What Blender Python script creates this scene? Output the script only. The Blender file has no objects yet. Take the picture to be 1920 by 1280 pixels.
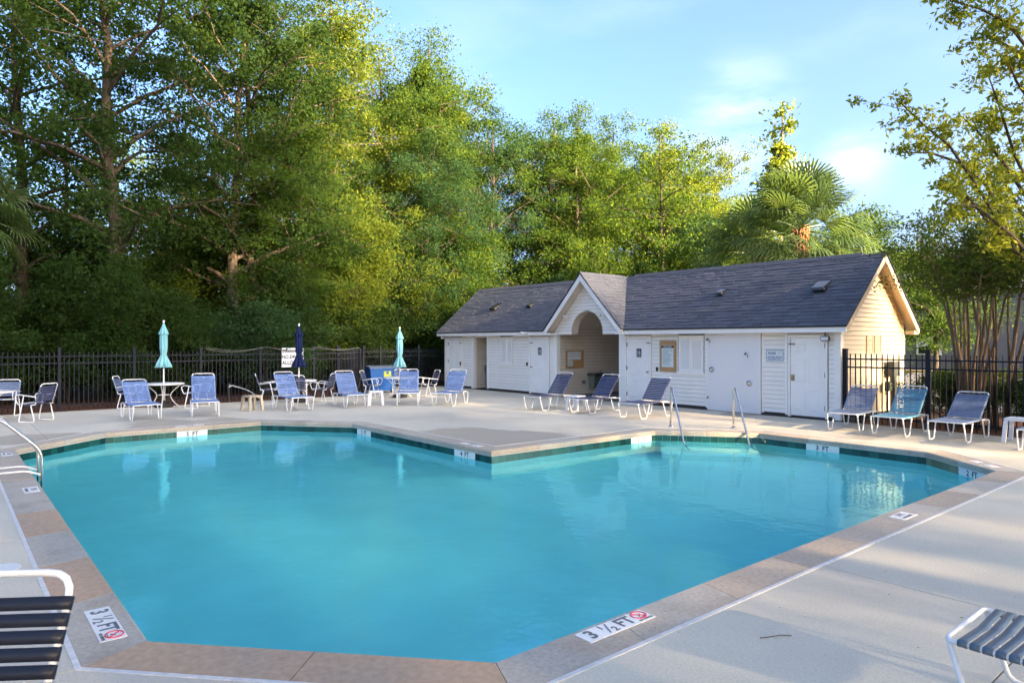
import bpy, bmesh, math, random
import numpy as np
from mathutils import Vector, Matrix, geometry
R = math.radians
random.seed(7)
sc = bpy.context.scene
C = sc.collection

# ------------------------------------------------------------------ camera, light, exposure
cam = bpy.data.cameras.new('camera')
camo = bpy.data.objects.new('camera', cam)
C.objects.link(camo)
camo.location = (0, 0, 1.9)
camo.rotation_euler = (R(90), 0, R(50.06))
cam.lens = 24.0
cam.sensor_width = 36.0
cam.clip_start = 0.05
cam.clip_end = 2000
sc.camera = camo

SUN_EL, SUN_ROT = 14.5, 80.0
world = bpy.data.worlds.new('World')
sc.world = world
world.use_nodes = True
wn = world.node_tree
bg = wn.nodes['Background']
sky = wn.nodes.new('ShaderNodeTexSky')
sky.sky_type = 'NISHITA'
sky.sun_disc = False
sky.sun_elevation = R(SUN_EL)
sky.sun_rotation = R(SUN_ROT)
sky.air_density = 0.56
sky.dust_density = 6.5
sky.ozone_density = 1.6
hs = wn.nodes.new('ShaderNodeHueSaturation')
hs.inputs['Saturation'].default_value = 1.15
hs.inputs['Hue'].default_value = 0.500
wn.links.new(sky.outputs[0], hs.inputs['Color'])
tc = wn.nodes.new('ShaderNodeTexCoord')
mp = wn.nodes.new('ShaderNodeMapping')
mp.inputs['Scale'].default_value = (1, 1, 3.2)
wn.links.new(tc.outputs['Generated'], mp.inputs['Vector'])
nz = wn.nodes.new('ShaderNodeTexNoise')
nz.inputs['Scale'].default_value = 3.2
nz.inputs['Detail'].default_value = 7
nz.inputs['Roughness'].default_value = 0.55
wn.links.new(mp.outputs[0], nz.inputs['Vector'])


def wmath(op, a, b=None):
    n = wn.nodes.new('ShaderNodeMath')
    n.operation = op
    for i, v in enumerate((a, b)):
        if v is None:
            continue
        if isinstance(v, (int, float)):
            n.inputs[i].default_value = v
        else:
            wn.links.new(v, n.inputs[i])
    return n.outputs[0]


def wrange(v, a, b, c=0.0, d=1.0):
    n = wn.nodes.new('ShaderNodeMapRange')
    n.interpolation_type = 'SMOOTHSTEP'
    n.inputs[1].default_value, n.inputs[2].default_value = a, b
    n.inputs[3].default_value, n.inputs[4].default_value = c, d
    wn.links.new(v, n.inputs[0])
    return n.outputs[0]


veil = wrange(nz.outputs[0], 0.45, 0.8, 0.0, 0.08)
cover = veil
for d, rad, amt in (((-0.551, 0.90, 0.320), 0.11, 0.62), ((-0.446, 1.0255, 0.262), 0.07, 0.5),
                    ((0.5, 0.9, 0.4), 0.2, 0.6), ((0.9, 0.2, 0.35), 0.2, 0.6),
                    ((0.6, -0.8, 0.3), 0.22, 0.6), ((-0.2, -0.95, 0.3), 0.2, 0.5)):
    n = wn.nodes.new('ShaderNodeVectorMath')
    n.operation = 'DISTANCE'
    n.inputs[1].default_value = Vector(d).normalized()
    wn.links.new(tc.outputs['Generated'], n.inputs[0])
    blob = wrange(n.outputs['Value'], rad, 0.0)
    nn = wrange(nz.outputs[0], 0.36, 0.66)
    cover = wmath('MAXIMUM', cover, wmath('MULTIPLY', wmath('MULTIPLY', blob, nn), amt))
mix = wn.nodes.new('ShaderNodeMix')
mix.data_type = 'RGBA'
wn.links.new(cover, mix.inputs[0])
wn.links.new(hs.outputs[0], mix.inputs[6])
mix.inputs[7].default_value = (2.5, 2.55, 2.7, 1)
wn.links.new(mix.outputs[2], bg.inputs[0])
bg.inputs[1].default_value = 0.11

sun = bpy.data.lights.new('sun', 'SUN')
sun.energy = 5.0
sun.angle = R(0.9)
sun.color = (1.0, 0.75, 0.46)
suno = bpy.data.objects.new('sun', sun)
C.objects.link(suno)
sd = Vector((math.sin(R(SUN_ROT)) * math.cos(R(SUN_EL)), math.cos(R(SUN_ROT)) * math.cos(R(SUN_EL)), math.sin(R(SUN_EL))))
suno.rotation_euler = sd.to_track_quat('Z', 'Y').to_euler()
suno.location = sd * 100

sc.view_settings.view_transform = 'Standard'
sc.view_settings.look = 'None'
sc.view_settings.gamma = 1
sc.view_settings.exposure = 3.08
sc.view_settings.use_curve_mapping = False
sc.render.engine = 'CYCLES'
cy = sc.cycles
cy.use_denoising = True
cy.max_bounces = 8
cy.diffuse_bounces = 4
cy.glossy_bounces = 3
cy.transmission_bounces = 6
cy.transparent_max_bounces = 10
cy.sample_clamp_indirect = 6
cy.caustics_reflective = False


# ------------------------------------------------------------------ materials
def mat(name, col, rough=0.6, spec=0.5, metal=0.0, var=0.0, vscale=8.0, bump=0.0, bscale=60.0, var2=None, v2scale=1.0,
        v2lo=0.45, v2hi=0.7, rnd=0.0, coat=0.0, stretch=None):
    m = bpy.data.materials.new(name)
    m.use_nodes = True
    nt = m.node_tree
    b = nt.nodes['Principled BSDF']
    b.inputs['Roughness'].default_value = rough
    b.inputs['Metallic'].default_value = metal
    b.inputs['Specular IOR Level'].default_value = spec
    b.inputs['Coat Weight'].default_value = coat
    b.inputs['Base Color'].default_value = (*col, 1)
    L = nt.links.new
    geo = nt.nodes.new('ShaderNodeNewGeometry')
    pos = geo.outputs['Position']
    if stretch:
        mpn = nt.nodes.new('ShaderNodeMapping')
        mpn.inputs['Scale'].default_value = stretch
        L(pos, mpn.inputs['Vector'])
        pos = mpn.outputs[0]
    cur = None

    def noise(scale, detail=4):
        n = nt.nodes.new('ShaderNodeTexNoise')
        n.inputs['Scale'].default_value = scale
        n.inputs['Detail'].default_value = detail
        L(pos, n.inputs['Vector'])
        return n.outputs[0]

    def rng(v, a, b_, c, d):
        n = nt.nodes.new('ShaderNodeMapRange')
        n.inputs[1].default_value, n.inputs[2].default_value = a, b_
        n.inputs[3].default_value, n.inputs[4].default_value = c, d
        L(v, n.inputs[0])
        return n.outputs[0]

    def mixc(f, a, b_, mode='MIX'):
        n = nt.nodes.new('ShaderNodeMix')
        n.data_type = 'RGBA'
        n.blend_type = mode
        for i, v in ((0, f), (6, a), (7, b_)):
            if isinstance(v, (int, float)):
                n.inputs[i].default_value = v
            elif isinstance(v, tuple):
                n.inputs[i].default_value = (*v, 1)
            else:
                L(v, n.inputs[i])
        return n.outputs[2]
    if var2 is not None:
        cur = mixc(rng(noise(v2scale, 5), v2lo, v2hi, 0, 1), col, var2)
    if var:
        k = rng(noise(vscale, 6), 0.3, 0.7, 1 - var, 1 + var)
        comb = nt.nodes.new('ShaderNodeCombineColor')
        for i in range(3):
            L(k, comb.inputs[i])
        cur = mixc(1.0, cur if cur is not None else col, comb.outputs[0], 'MULTIPLY')
    if rnd:
        oi = nt.nodes.new('ShaderNodeObjectInfo')
        k = rng(oi.outputs['Random'], 0, 1, 1 - rnd, 1 + rnd)
        comb = nt.nodes.new('ShaderNodeCombineColor')
        for i in range(3):
            L(k, comb.inputs[i])
        cur = mixc(1.0, cur if cur is not None else col, comb.outputs[0], 'MULTIPLY')
    if cur is not None:
        L(cur, b.inputs['Base Color'])
    if bump:
        bn = nt.nodes.new('ShaderNodeBump')
        bn.inputs['Strength'].default_value = bump
        bn.inputs['Distance'].default_value = 0.01
        L(noise(bscale, 5), bn.inputs['Height'])
        L(bn.outputs[0], b.inputs['Normal'])
    return m


def leaf_mat(name, dark, light, trans, tfac=0.45, scale=0.6, gloss=0.0):
    m = bpy.data.materials.new(name)
    m.use_nodes = True
    nt = m.node_tree
    nt.nodes.clear()
    L = nt.links.new
    out = nt.nodes.new('ShaderNodeOutputMaterial')
    geo = nt.nodes.new('ShaderNodeNewGeometry')
    oi = nt.nodes.new('ShaderNodeObjectInfo')
    n = nt.nodes.new('ShaderNodeTexNoise')
    n.inputs['Scale'].default_value = scale
    n.inputs['Detail'].default_value = 3
    L(geo.outputs['Position'], n.inputs['Vector'])
    add = nt.nodes.new('ShaderNodeMath')
    add.operation = 'ADD'
    L(n.outputs[0], add.inputs[0])
    mul = nt.nodes.new('ShaderNodeMath')
    mul.operation = 'MULTIPLY_ADD'
    L(geo.outputs['Random Per Island'], mul.inputs[0])
    mul.inputs[1].default_value = 0.5
    mul.inputs[2].default_value = -0.25
    L(mul.outputs[0], add.inputs[1])
    add2 = nt.nodes.new('ShaderNodeMath')
    add2.operation = 'MULTIPLY_ADD'
    L(oi.outputs['Random'], add2.inputs[0])
    add2.inputs[1].default_value = 0.4
    L(add.outputs[0], add2.inputs[2])
    mr = nt.nodes.new('ShaderNodeMapRange')
    mr.inputs[1].default_value = 0.35
    mr.inputs[2].default_value = 1.15
    L(add2.outputs[0], mr.inputs[0])
    mx = nt.nodes.new('ShaderNodeMix')
    mx.data_type = 'RGBA'
    L(mr.outputs[0], mx.inputs[0])
    mx.inputs[6].default_value = (*dark, 1)
    mx.inputs[7].default_value = (*light, 1)
    d = nt.nodes.new('ShaderNodeBsdfDiffuse')
    L(mx.outputs[2], d.inputs[0])
    t = nt.nodes.new('ShaderNodeBsdfTranslucent')
    t.inputs[0].default_value = (*trans, 1)
    ms = nt.nodes.new('ShaderNodeMixShader')
    ms.inputs[0].default_value = tfac
    L(d.outputs[0], ms.inputs[1])
    L(t.outputs[0], ms.inputs[2])
    g = nt.nodes.new('ShaderNodeBsdfGlossy')
    g.inputs['Roughness'].default_value = 0.45
    g.inputs[0].default_value = (0.7, 0.75, 0.7, 1)
    ms2 = nt.nodes.new('ShaderNodeMixShader')
    ms2.inputs[0].default_value = gloss * 0.35
    L(ms.outputs[0], ms2.inputs[1])
    L(g.outputs[0], ms2.inputs[2])
    L(ms2.outputs[0], out.inputs[0])
    return m


M = {}
M['deck'] = mat('deck_concrete', (0.61, 0.56, 0.45), 0.85, 0.3, var=0.10, vscale=55, bump=0.35, bscale=160, var2=(0.49, 0.45, 0.38), v2scale=0.45, v2lo=0.42, v2hi=0.66)
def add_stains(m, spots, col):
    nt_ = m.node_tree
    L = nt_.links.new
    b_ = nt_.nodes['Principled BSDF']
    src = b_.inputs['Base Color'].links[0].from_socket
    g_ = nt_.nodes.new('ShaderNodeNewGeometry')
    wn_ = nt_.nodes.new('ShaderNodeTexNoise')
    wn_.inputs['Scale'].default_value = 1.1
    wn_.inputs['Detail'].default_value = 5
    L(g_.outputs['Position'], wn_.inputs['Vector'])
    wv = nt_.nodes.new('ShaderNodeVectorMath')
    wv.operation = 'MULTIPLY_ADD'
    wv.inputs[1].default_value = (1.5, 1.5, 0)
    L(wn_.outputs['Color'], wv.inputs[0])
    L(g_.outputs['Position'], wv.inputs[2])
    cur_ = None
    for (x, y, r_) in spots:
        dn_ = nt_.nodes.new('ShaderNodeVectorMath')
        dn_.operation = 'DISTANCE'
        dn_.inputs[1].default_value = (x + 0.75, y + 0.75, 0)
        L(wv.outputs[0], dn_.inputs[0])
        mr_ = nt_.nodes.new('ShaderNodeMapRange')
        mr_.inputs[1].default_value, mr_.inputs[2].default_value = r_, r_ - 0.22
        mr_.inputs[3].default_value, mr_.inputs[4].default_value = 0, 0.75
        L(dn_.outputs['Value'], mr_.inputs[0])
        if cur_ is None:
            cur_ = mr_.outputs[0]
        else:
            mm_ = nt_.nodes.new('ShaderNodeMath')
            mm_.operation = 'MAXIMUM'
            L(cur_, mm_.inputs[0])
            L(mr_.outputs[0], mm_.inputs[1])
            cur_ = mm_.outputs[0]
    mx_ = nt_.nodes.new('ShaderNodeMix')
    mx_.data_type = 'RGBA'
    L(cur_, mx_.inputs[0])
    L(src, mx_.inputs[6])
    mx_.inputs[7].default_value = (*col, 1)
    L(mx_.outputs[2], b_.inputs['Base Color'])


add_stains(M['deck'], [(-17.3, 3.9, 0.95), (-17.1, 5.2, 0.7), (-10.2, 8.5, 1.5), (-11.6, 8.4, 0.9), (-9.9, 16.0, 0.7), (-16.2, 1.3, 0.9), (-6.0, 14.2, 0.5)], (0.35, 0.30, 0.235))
M['joint'] = mat('joint_filler', (0.10, 0.085, 0.07), 0.9, 0.2)
M['sealant'] = mat('white_sealant', (0.62, 0.60, 0.58), 0.6, 0.3, var=0.12, vscale=20)
M['cope_grey'] = mat('coping_grey', (0.45, 0.405, 0.34), 0.85, 0.3, var=0.14, vscale=30, bump=0.3, bscale=120, var2=(0.37, 0.32, 0.26), v2scale=2.2, rnd=0.10)
M['cope_tan'] = mat('coping_tan', (0.46, 0.375, 0.29), 0.85, 0.3, var=0.13, vscale=26, bump=0.3, bscale=120, var2=(0.40, 0.335, 0.265), v2scale=1.6, rnd=0.08)
M['cope_buff'] = mat('coping_buff', (0.46, 0.32, 0.215), 0.85, 0.3, var=0.12, vscale=20, bump=0.3, bscale=120, var2=(0.41, 0.32, 0.235), v2scale=1.2, v2lo=0.5, v2hi=0.75)
M['tile'] = mat('waterline_tile', (0.008, 0.060, 0.052), 0.15, 0.5, rnd=0.45)
M['tile_pale'] = mat('waterline_tile_pale', (0.17, 0.19, 0.12), 0.25, 0.5, rnd=0.2)
M['tile_black'] = mat('waterline_tile_black', (0.008, 0.012, 0.012), 0.2, 0.5)
M['plaster'] = mat('pool_plaster', (0.60, 0.89, 0.90), 0.8, 0.2, var=0.04, vscale=1.5)
M['marker'] = mat('marker_tile_white', (0.78, 0.78, 0.77), 0.3, 0.5, var=0.04, vscale=12)
M['grey_ink'] = mat('marker_ink_grey', (0.12, 0.13, 0.14), 0.5)
M['black_ink'] = mat('marker_ink_black', (0.012, 0.012, 0.014), 0.5)
M['red_ink'] = mat('marker_ink_red', (0.62, 0.05, 0.08), 0.5)
M['blue_ink'] = mat('sign_ink_blue', (0.05, 0.13, 0.33), 0.5)
M['ground'] = mat('leaf_litter_ground', (0.09, 0.055, 0.035), 0.95, 0.1, var=0.4, vscale=3, bump=0.8, bscale=20, var2=(0.05, 0.045, 0.022), v2scale=0.25)
M['mulch'] = mat('pine_mulch', (0.13, 0.06, 0.035), 0.95, 0.1, var=0.5, vscale=22, bump=1.0, bscale=45)
M['asphalt'] = mat('asphalt', (0.11, 0.11, 0.118), 0.85, 0.3, var=0.15, vscale=15, bump=0.3, bscale=80)
M['kerb'] = mat('yellow_kerb', (0.45, 0.30, 0.07), 0.8, 0.3, var=0.1)
M['concrete'] = mat('pavement_concrete', (0.4, 0.39, 0.37), 0.85, 0.3, var=0.1)
M['white'] = mat('white_siding', (0.87, 0.85, 0.815), 0.5, 0.4, var=0.03, vscale=2.5, rnd=0.025)
M['trim'] = mat('white_trim', (0.87, 0.86, 0.84), 0.45, 0.4, var=0.02, vscale=3)
M['warmlit'] = mat('siding_warm_light', (0.80, 0.63, 0.40), 0.5, 0.4, var=0.04, vscale=2.5, rnd=0.03)  # warm light on the right gable end is put into this siding colour
M['warmglow'] = mat('siding_warm_glow', (0.70, 0.61, 0.50), 0.55, 0.4, var=0.04, vscale=2.5, rnd=0.03)  # warm light in breezeway, alcove and soffits is put into this colour
M['door'] = mat('white_door_paint', (0.86, 0.86, 0.855), 0.4, 0.45, var=0.03, vscale=3)
M['sheath'] = mat('wall_sheathing', (0.40, 0.40, 0.41), 0.8)
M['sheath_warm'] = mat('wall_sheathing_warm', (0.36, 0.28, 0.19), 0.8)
M['found'] = mat('dark_foundation', (0.06, 0.055, 0.055), 0.9)
M['floor'] = mat('breezeway_floor', (0.16, 0.15, 0.14), 0.9, var=0.2)
M['shingle'] = [mat('shingle_%d' % i, c, 0.9, 0.25, var=0.18, vscale=40, bump=0.6, bscale=140, rnd=0.1) for i, c in
                enumerate(((0.098, 0.103, 0.126), (0.088, 0.093, 0.114), (0.108, 0.113, 0.136), (0.093, 0.097, 0.120)))]
M['drip'] = mat('black_drip_edge', (0.018, 0.018, 0.022), 0.6)
M['black_plastic'] = mat('black_plastic', (0.02, 0.02, 0.022), 0.45)
M['vent_grey'] = mat('grey_vent_metal', (0.16, 0.165, 0.18), 0.4, 0.5)
M['steel'] = mat('stainless_steel', (0.62, 0.60, 0.58), 0.22, 0.5, 1.0)
M['chrome'] = mat('chrome', (0.5, 0.5, 0.52), 0.2, 0.5, 1.0)
M['brass'] = mat('aged_brass', (0.35, 0.28, 0.17), 0.4, 0.5, 1.0)
M['cork'] = mat('cork_board', (0.48, 0.27, 0.11), 0.9, var=0.12, vscale=60)
M['oak'] = mat('oak_frame', (0.42, 0.26, 0.12), 0.6, var=0.1, vscale=30)
M['paper'] = mat('paper', (0.72, 0.74, 0.76), 0.7)
M['poster'] = mat('poster_pale', (0.62, 0.72, 0.72), 0.35, 0.5, var=0.05, vscale=14)
M['sage'] = mat('sage_steel', (0.20, 0.235, 0.195), 0.35, 0.5, 0.3)
M['sage_dark'] = mat('dark_basin', (0.07, 0.075, 0.065), 0.4, 0.5, 0.3)
M['fence'] = mat('black_fence_paint', (0.010, 0.012, 0.020), 0.65, 0.25)
M['tube'] = mat('white_powder_coat', (0.80, 0.79, 0.78), 0.35, 0.5, var=0.05, vscale=9)
M['strap_blue'] = mat('strap_blue', (0.13, 0.215, 0.44), 0.4, 0.5, var=0.2, vscale=7, rnd=0.12)
M['strap_navy'] = mat('strap_navy', (0.05, 0.06, 0.13), 0.32, 0.5, var=0.15, vscale=7, rnd=0.1)
M['strap_slate'] = mat('strap_slate', (0.155, 0.205, 0.33), 0.4, 0.5, var=0.15, vscale=7, rnd=0.12)
M['strap_teal'] = mat('strap_teal', (0.075, 0.24, 0.38), 0.4, 0.5, var=0.2, vscale=6, rnd=0.12)
M['strap_black'] = mat('strap_black', (0.012, 0.014, 0.025), 0.4, 0.4, rnd=0.1)
M['strap_deep'] = mat('strap_deep_teal', (0.075, 0.115, 0.15), 0.36, 0.6, var=0.08, vscale=20, rnd=0.06)
M['teal_cloth'] = mat('teal_canvas', (0.20, 0.45, 0.50), 0.85, 0.2, var=0.08, vscale=9)
M['navy_cloth'] = mat('navy_canvas', (0.008, 0.016, 0.065), 0.85, 0.2, var=0.1, vscale=9)
M['table_white'] = mat('white_table', (0.78, 0.77, 0.75), 0.4)
M['plastic_white'] = mat('white_plastic', (0.76, 0.77, 0.80), 0.45)
M['plastic_tan'] = mat('tan_plastic', (0.42, 0.36, 0.27), 0.5, var=0.1, vscale=8)
M['bin_blue'] = mat('blue_bin', (0.012, 0.11, 0.38), 0.45)
M['bin_lid'] = mat('blue_grey_lid', (0.11, 0.14, 0.19), 0.5)
M['bin_teal'] = mat('dark_teal_bin', (0.022, 0.075, 0.105), 0.5)
M['yellow'] = mat('yellow_print', (0.55, 0.60, 0.06), 0.5)
M['base_dark'] = mat('dark_weight', (0.03, 0.026, 0.024), 0.8)
M['bark'] = mat('bark_grey', (0.085, 0.066, 0.05), 0.95, 0.1, var=0.35, vscale=7, bump=1.0, bscale=22, stretch=(1, 1, 0.25))
M['bark_tan'] = mat('bark_tan', (0.155, 0.105, 0.068), 0.85, 0.2, var=0.25, vscale=6, bump=0.5, bscale=18, stretch=(1, 1, 0.2))
M['bark_dark'] = mat('bark_dark', (0.05, 0.04, 0.032), 0.95, 0.1, var=0.3, vscale=7, bump=0.8, bscale=22, stretch=(1, 1, 0.25))
M['boot'] = mat('palm_boot', (0.33, 0.17, 0.085), 0.9, 0.1, var=0.35, vscale=9)
M['grey_siding'] = mat('grey_siding', (0.17, 0.17, 0.175), 0.7, var=0.04, vscale=1)
M['glass'] = mat('dark_window_glass', (0.015, 0.018, 0.02), 0.06, 0.6)
M['util'] = mat('utility_green', (0.06, 0.065, 0.055), 0.5)
M['leaf_dark'] = leaf_mat('leaf_dark', (0.016, 0.036, 0.011), (0.040, 0.070, 0.020), (0.10, 0.16, 0.02), 0.45)  # lowered albedo puts the left wood's deep shade into the leaf colour
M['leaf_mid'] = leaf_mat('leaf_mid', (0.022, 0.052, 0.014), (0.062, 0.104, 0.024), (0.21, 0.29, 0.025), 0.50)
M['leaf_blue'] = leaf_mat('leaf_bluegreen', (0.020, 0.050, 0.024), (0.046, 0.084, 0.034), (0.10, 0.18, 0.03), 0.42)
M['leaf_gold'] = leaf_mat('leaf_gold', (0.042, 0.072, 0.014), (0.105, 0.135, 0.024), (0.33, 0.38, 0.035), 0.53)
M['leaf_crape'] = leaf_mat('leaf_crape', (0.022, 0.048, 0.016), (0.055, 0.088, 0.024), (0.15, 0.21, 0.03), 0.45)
M['leaf_sunny'] = leaf_mat('leaf_sunny', (0.09, 0.12, 0.018), (0.155, 0.18, 0.03), (0.48, 0.50, 0.05), 0.5)  # yellow of sunlight is put into the leaf colour
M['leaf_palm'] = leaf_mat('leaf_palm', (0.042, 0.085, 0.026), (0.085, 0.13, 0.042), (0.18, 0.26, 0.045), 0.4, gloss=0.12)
M['leaf_hedge'] = leaf_mat('leaf_hedge', (0.05, 0.08, 0.015), (0.11, 0.14, 0.025), (0.15, 0.2, 0.03), 0.35)

# water: a tinted dielectric sheet over the plaster
wm = bpy.data.materials.new('pool_water')
wm.use_nodes = True
nt = wm.node_tree
nt.nodes.clear()
wo = nt.nodes.new('ShaderNodeOutputMaterial')
gl = nt.nodes.new('ShaderNodeBsdfGlass')
gl.inputs['Roughness'].default_value = 0.0
gl.inputs['IOR'].default_value = 1.33
gl.inputs['Color'].default_value = (0.52, 0.96, 1.0, 1)
geo = nt.nodes.new('ShaderNodeNewGeometry')
n1 = nt.nodes.new('ShaderNodeTexNoise')
n1.inputs['Scale'].default_value = 2.2
n1.inputs['Detail'].default_value = 3
n2 = nt.nodes.new('ShaderNodeTexNoise')
n2.inputs['Scale'].default_value = 9.0
n2.inputs['Detail'].default_value = 4
ad = nt.nodes.new('ShaderNodeMath')
ad.operation = 'MULTIPLY_ADD'
ad.inputs[1].default_value = 0.22
bp = nt.nodes.new('ShaderNodeBump')
bp.inputs['Strength'].default_value = 0.38
bp.inputs['Distance'].default_value = 0.02
for a, b in ((geo.outputs['Position'], n1.inputs['Vector']), (geo.outputs['Position'], n2.inputs['Vector']), (n2.outputs[0], ad.inputs[0]),
             (n1.outputs[0], ad.inputs[2]), (ad.outputs[0], bp.inputs['Height']), (bp.outputs[0], gl.inputs['Normal']), (gl.outputs[0], wo.inputs[0])):
    nt.links.new(a, b)
M['water'] = wm


# ------------------------------------------------------------------ builders
class MB:
    def __init__(s):
        s.v, s.f, s.mi = [], [], []

    def add(s, vs, fs, mi=0):
        o = len(s.v)
        s.v += [tuple(p) for p in vs]
        s.f += [tuple(i + o for i in f) for f in fs]
        s.mi += [mi] * len(fs)
        return s

    def box(s, x0, x1, y0, y1, z0, z1, mi=0, b=0.0):
        if b <= 0:
            v = [(x, y, z) for z in (z0, z1) for y in (y0, y1) for x in (x0, x1)]
            return s.add(v, [(0, 2, 3, 1), (4, 5, 7, 6), (0, 1, 5, 4), (2, 6, 7, 3), (0, 4, 6, 2), (1, 3, 7, 5)], mi)
        bm = bmesh.new()
        bmesh.ops.create_cube(bm, size=1)
        for q in bm.verts:
            q.co = Vector(((x0 + x1) / 2 + q.co.x * (x1 - x0), (y0 + y1) / 2 + q.co.y * (y1 - y0), (z0 + z1) / 2 + q.co.z * (z1 - z0)))
        bmesh.ops.bevel(bm, geom=bm.edges[:], offset=b, segments=2, affect='EDGES')
        bm.verts.index_update()
        s.add([q.co.copy() for q in bm.verts], [[q.index for q in f.verts] for f in bm.faces], mi)
        bm.free()
        return s

    def prism(s, poly, z0, z1, mi=0, f=None):
        """closed prism over a polygon (x, y); f maps (x, y, z) to the final place"""
        n = len(poly)
        f = f or (lambda x, y, z: (x, y, z))
        v = [f(x, y, z0) for x, y in poly] + [f(x, y, z1) for x, y in poly]
        fs = [tuple(range(n))[::-1], tuple(range(n, 2 * n))] + [(i, (i + 1) % n, (i + 1) % n + n, i + n) for i in range(n)]
        return s.add(v, fs, mi)

    def tube(s, pts, r, n=6, mi=0, closed=False, caps=True):
        P = [Vector(p) for p in pts]
        rr = r if hasattr(r, '__len__') else [r] * len(P)
        vs, fs = [], []
        up = None
        m = len(P)
        for i, p in enumerate(P):
            if closed:
                t = P[(i + 1) % m] - P[i - 1]
            else:
                t = P[min(i + 1, m - 1)] - P[max(i - 1, 0)]
            t = t.normalized() if t.length > 1e-9 else Vector((0, 0, 1))
            if up is None:
                up = Vector((0, 0, 1)) if abs(t.z) < 0.9 else Vector((1, 0, 0))
            a = (up - t * up.dot(t))
            a = a.normalized() if a.length > 1e-6 else t.orthogonal().normalized()
            up = a
            b = t.cross(a)
            for k in range(n):
                th = 2 * math.pi * (k + 0.5) / n
                vs.append(p + (a * math.cos(th) + b * math.sin(th)) * rr[i])
        for i in range(m if closed else m - 1):
            j = (i + 1) % m
            for k in range(n):
                fs.append((i * n + k, i * n + (k + 1) % n, j * n + (k + 1) % n, j * n + k))
        if caps and not closed:
            fs.append(tuple(range(n))[::-1])
            fs.append(tuple(range((m - 1) * n, m * n)))
        return s.add(vs, fs, mi)

    def lathe(s, prof, n=16, mi=0, c=(0, 0), mod=None):
        vs, fs = [], []
        for i, (r, z) in enumerate(prof):
            for k in range(n):
                th = 2 * math.pi * k / n
                q = r * (mod(th, i / (len(prof) - 1)) if mod else 1)
                vs.append((c[0] + q * math.cos(th), c[1] + q * math.sin(th), z))
        for i in range(len(prof) - 1):
            for k in range(n):
                fs.append((i * n + k, i * n + (k + 1) % n, (i + 1) * n + (k + 1) % n, (i + 1) * n + k))
        fs.append(tuple(range(n))[::-1])
        fs.append(tuple(range((len(prof) - 1) * n, len(prof) * n)))
        return s.add(vs, fs, mi)

    def mesh(s, name, mats, smooth=False):
        me = bpy.data.meshes.new(name)
        me.from_pydata(s.v, [], s.f)
        for m in (mats if isinstance(mats, (list, tuple)) else [mats]):
            me.materials.append(m)
        if len(set(s.mi)) > 1:
            me.polygons.foreach_set('material_index', s.mi)
        if smooth:
            me.polygons.foreach_set('use_smooth', [True] * len(me.polygons))
        me.update()
        return me

    def build(s, name, mats, parent=None, smooth=False, loc=None, rot=None):
        return link(name, s.mesh(name, mats, smooth), parent, loc, rot)


def link(name, me, parent=None, loc=None, rot=None):
    o = bpy.data.objects.new(name, me)
    C.objects.link(o)
    if parent is not None:
        o.parent = parent
    if loc is not None:
        o.location = loc
    if rot is not None:
        o.rotation_euler = rot
    return o


def tag(o, label, cat, group=None):
    o['label'] = label
    o['category'] = cat
    if group:
        o['group'] = group
    return o


def thing(name, label, cat, loc=(0, 0, 0), rz=0.0, group=None):
    o = bpy.data.objects.new(name, None)
    C.objects.link(o)
    o.location = loc
    o.rotation_euler = (0, 0, rz)
    o.empty_display_size = 0.2
    return tag(o, label, cat, group)


def structure(o):
    o['kind'] = 'structure'
    return o


def fillet(pts, r, n=4):
    """round the inner corners of a polyline"""
    P = [Vector(p) for p in pts]
    out = [P[0]]
    for i in range(1, len(P) - 1):
        a, b = (P[i - 1] - P[i]), (P[i + 1] - P[i])
        d = min(r, a.length * 0.48, b.length * 0.48)
        p0, p1 = P[i] + a.normalized() * d, P[i] + b.normalized() * d
        for k in range(n + 1):
            t = k / n
            out.append(p0 * (1 - t) ** 2 + P[i] * 2 * t * (1 - t) + p1 * t * t)
    out.append(P[-1])
    return out


def kids(o):
    return [c for c in o.children]


def copy_tree(o, parent=None):
    c = o.copy()
    C.objects.link(c)
    if parent is not None:
        c.parent = parent
    for ch in kids(o):
        copy_tree(ch, c)
    return c


_txt = {}


def text_mesh(s, size, extrude=0.001):
    k = (s, size, extrude)
    if k not in _txt:
        cu = bpy.data.curves.new('lettering', 'FONT')
        cu.body = s
        cu.size = size
        cu.offset = size * 0.022
        cu.extrude = extrude
        cu.resolution_u = 3
        cu.align_x = 'CENTER'
        cu.align_y = 'CENTER'
        o = bpy.data.objects.new('lettering', cu)
        C.objects.link(o)
        dg = bpy.context.evaluated_depsgraph_get()
        _txt[k] = bpy.data.meshes.new_from_object(o.evaluated_get(dg))
        bpy.data.objects.remove(o)
    return _txt[k]


def text(s, size, m, parent, loc, rot, sx=1.0, name='lettering'):
    me = text_mesh(s, size).copy()
    me.materials.clear()
    me.materials.append(m)
    o = link(name, me, parent, loc, rot)
    o.scale = (sx, 1, 1)
    return o


# ------------------------------------------------------------------ pool and deck
POOL = [(-4.82, 1.02), (-3.18, 2.53), (-3.14, 11.90), (-4.45, 13.02), (-7.57, 13.02), (-9.22, 11.72), (-9.30, 7.32),
        (-14.54, 7.32), (-16.30, 5.85), (-16.30, 2.64), (-14.80, 1.02)]


def offset_poly(poly, d):
    out = []
    n = len(poly)
    for i in range(n):
        p0, p1, p2 = Vector(poly[i - 1]), Vector(poly[i]), Vector(poly[(i + 1) % n])
        e1, e2 = (p1 - p0).normalized(), (p2 - p1).normalized()
        n1, n2 = Vector((e1.y, -e1.x)), Vector((e2.y, -e2.x))
        b = (n1 + n2).normalized()
        out.append(p1 + b * (d / max(0.3, b.dot(n1))))
    return out


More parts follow.
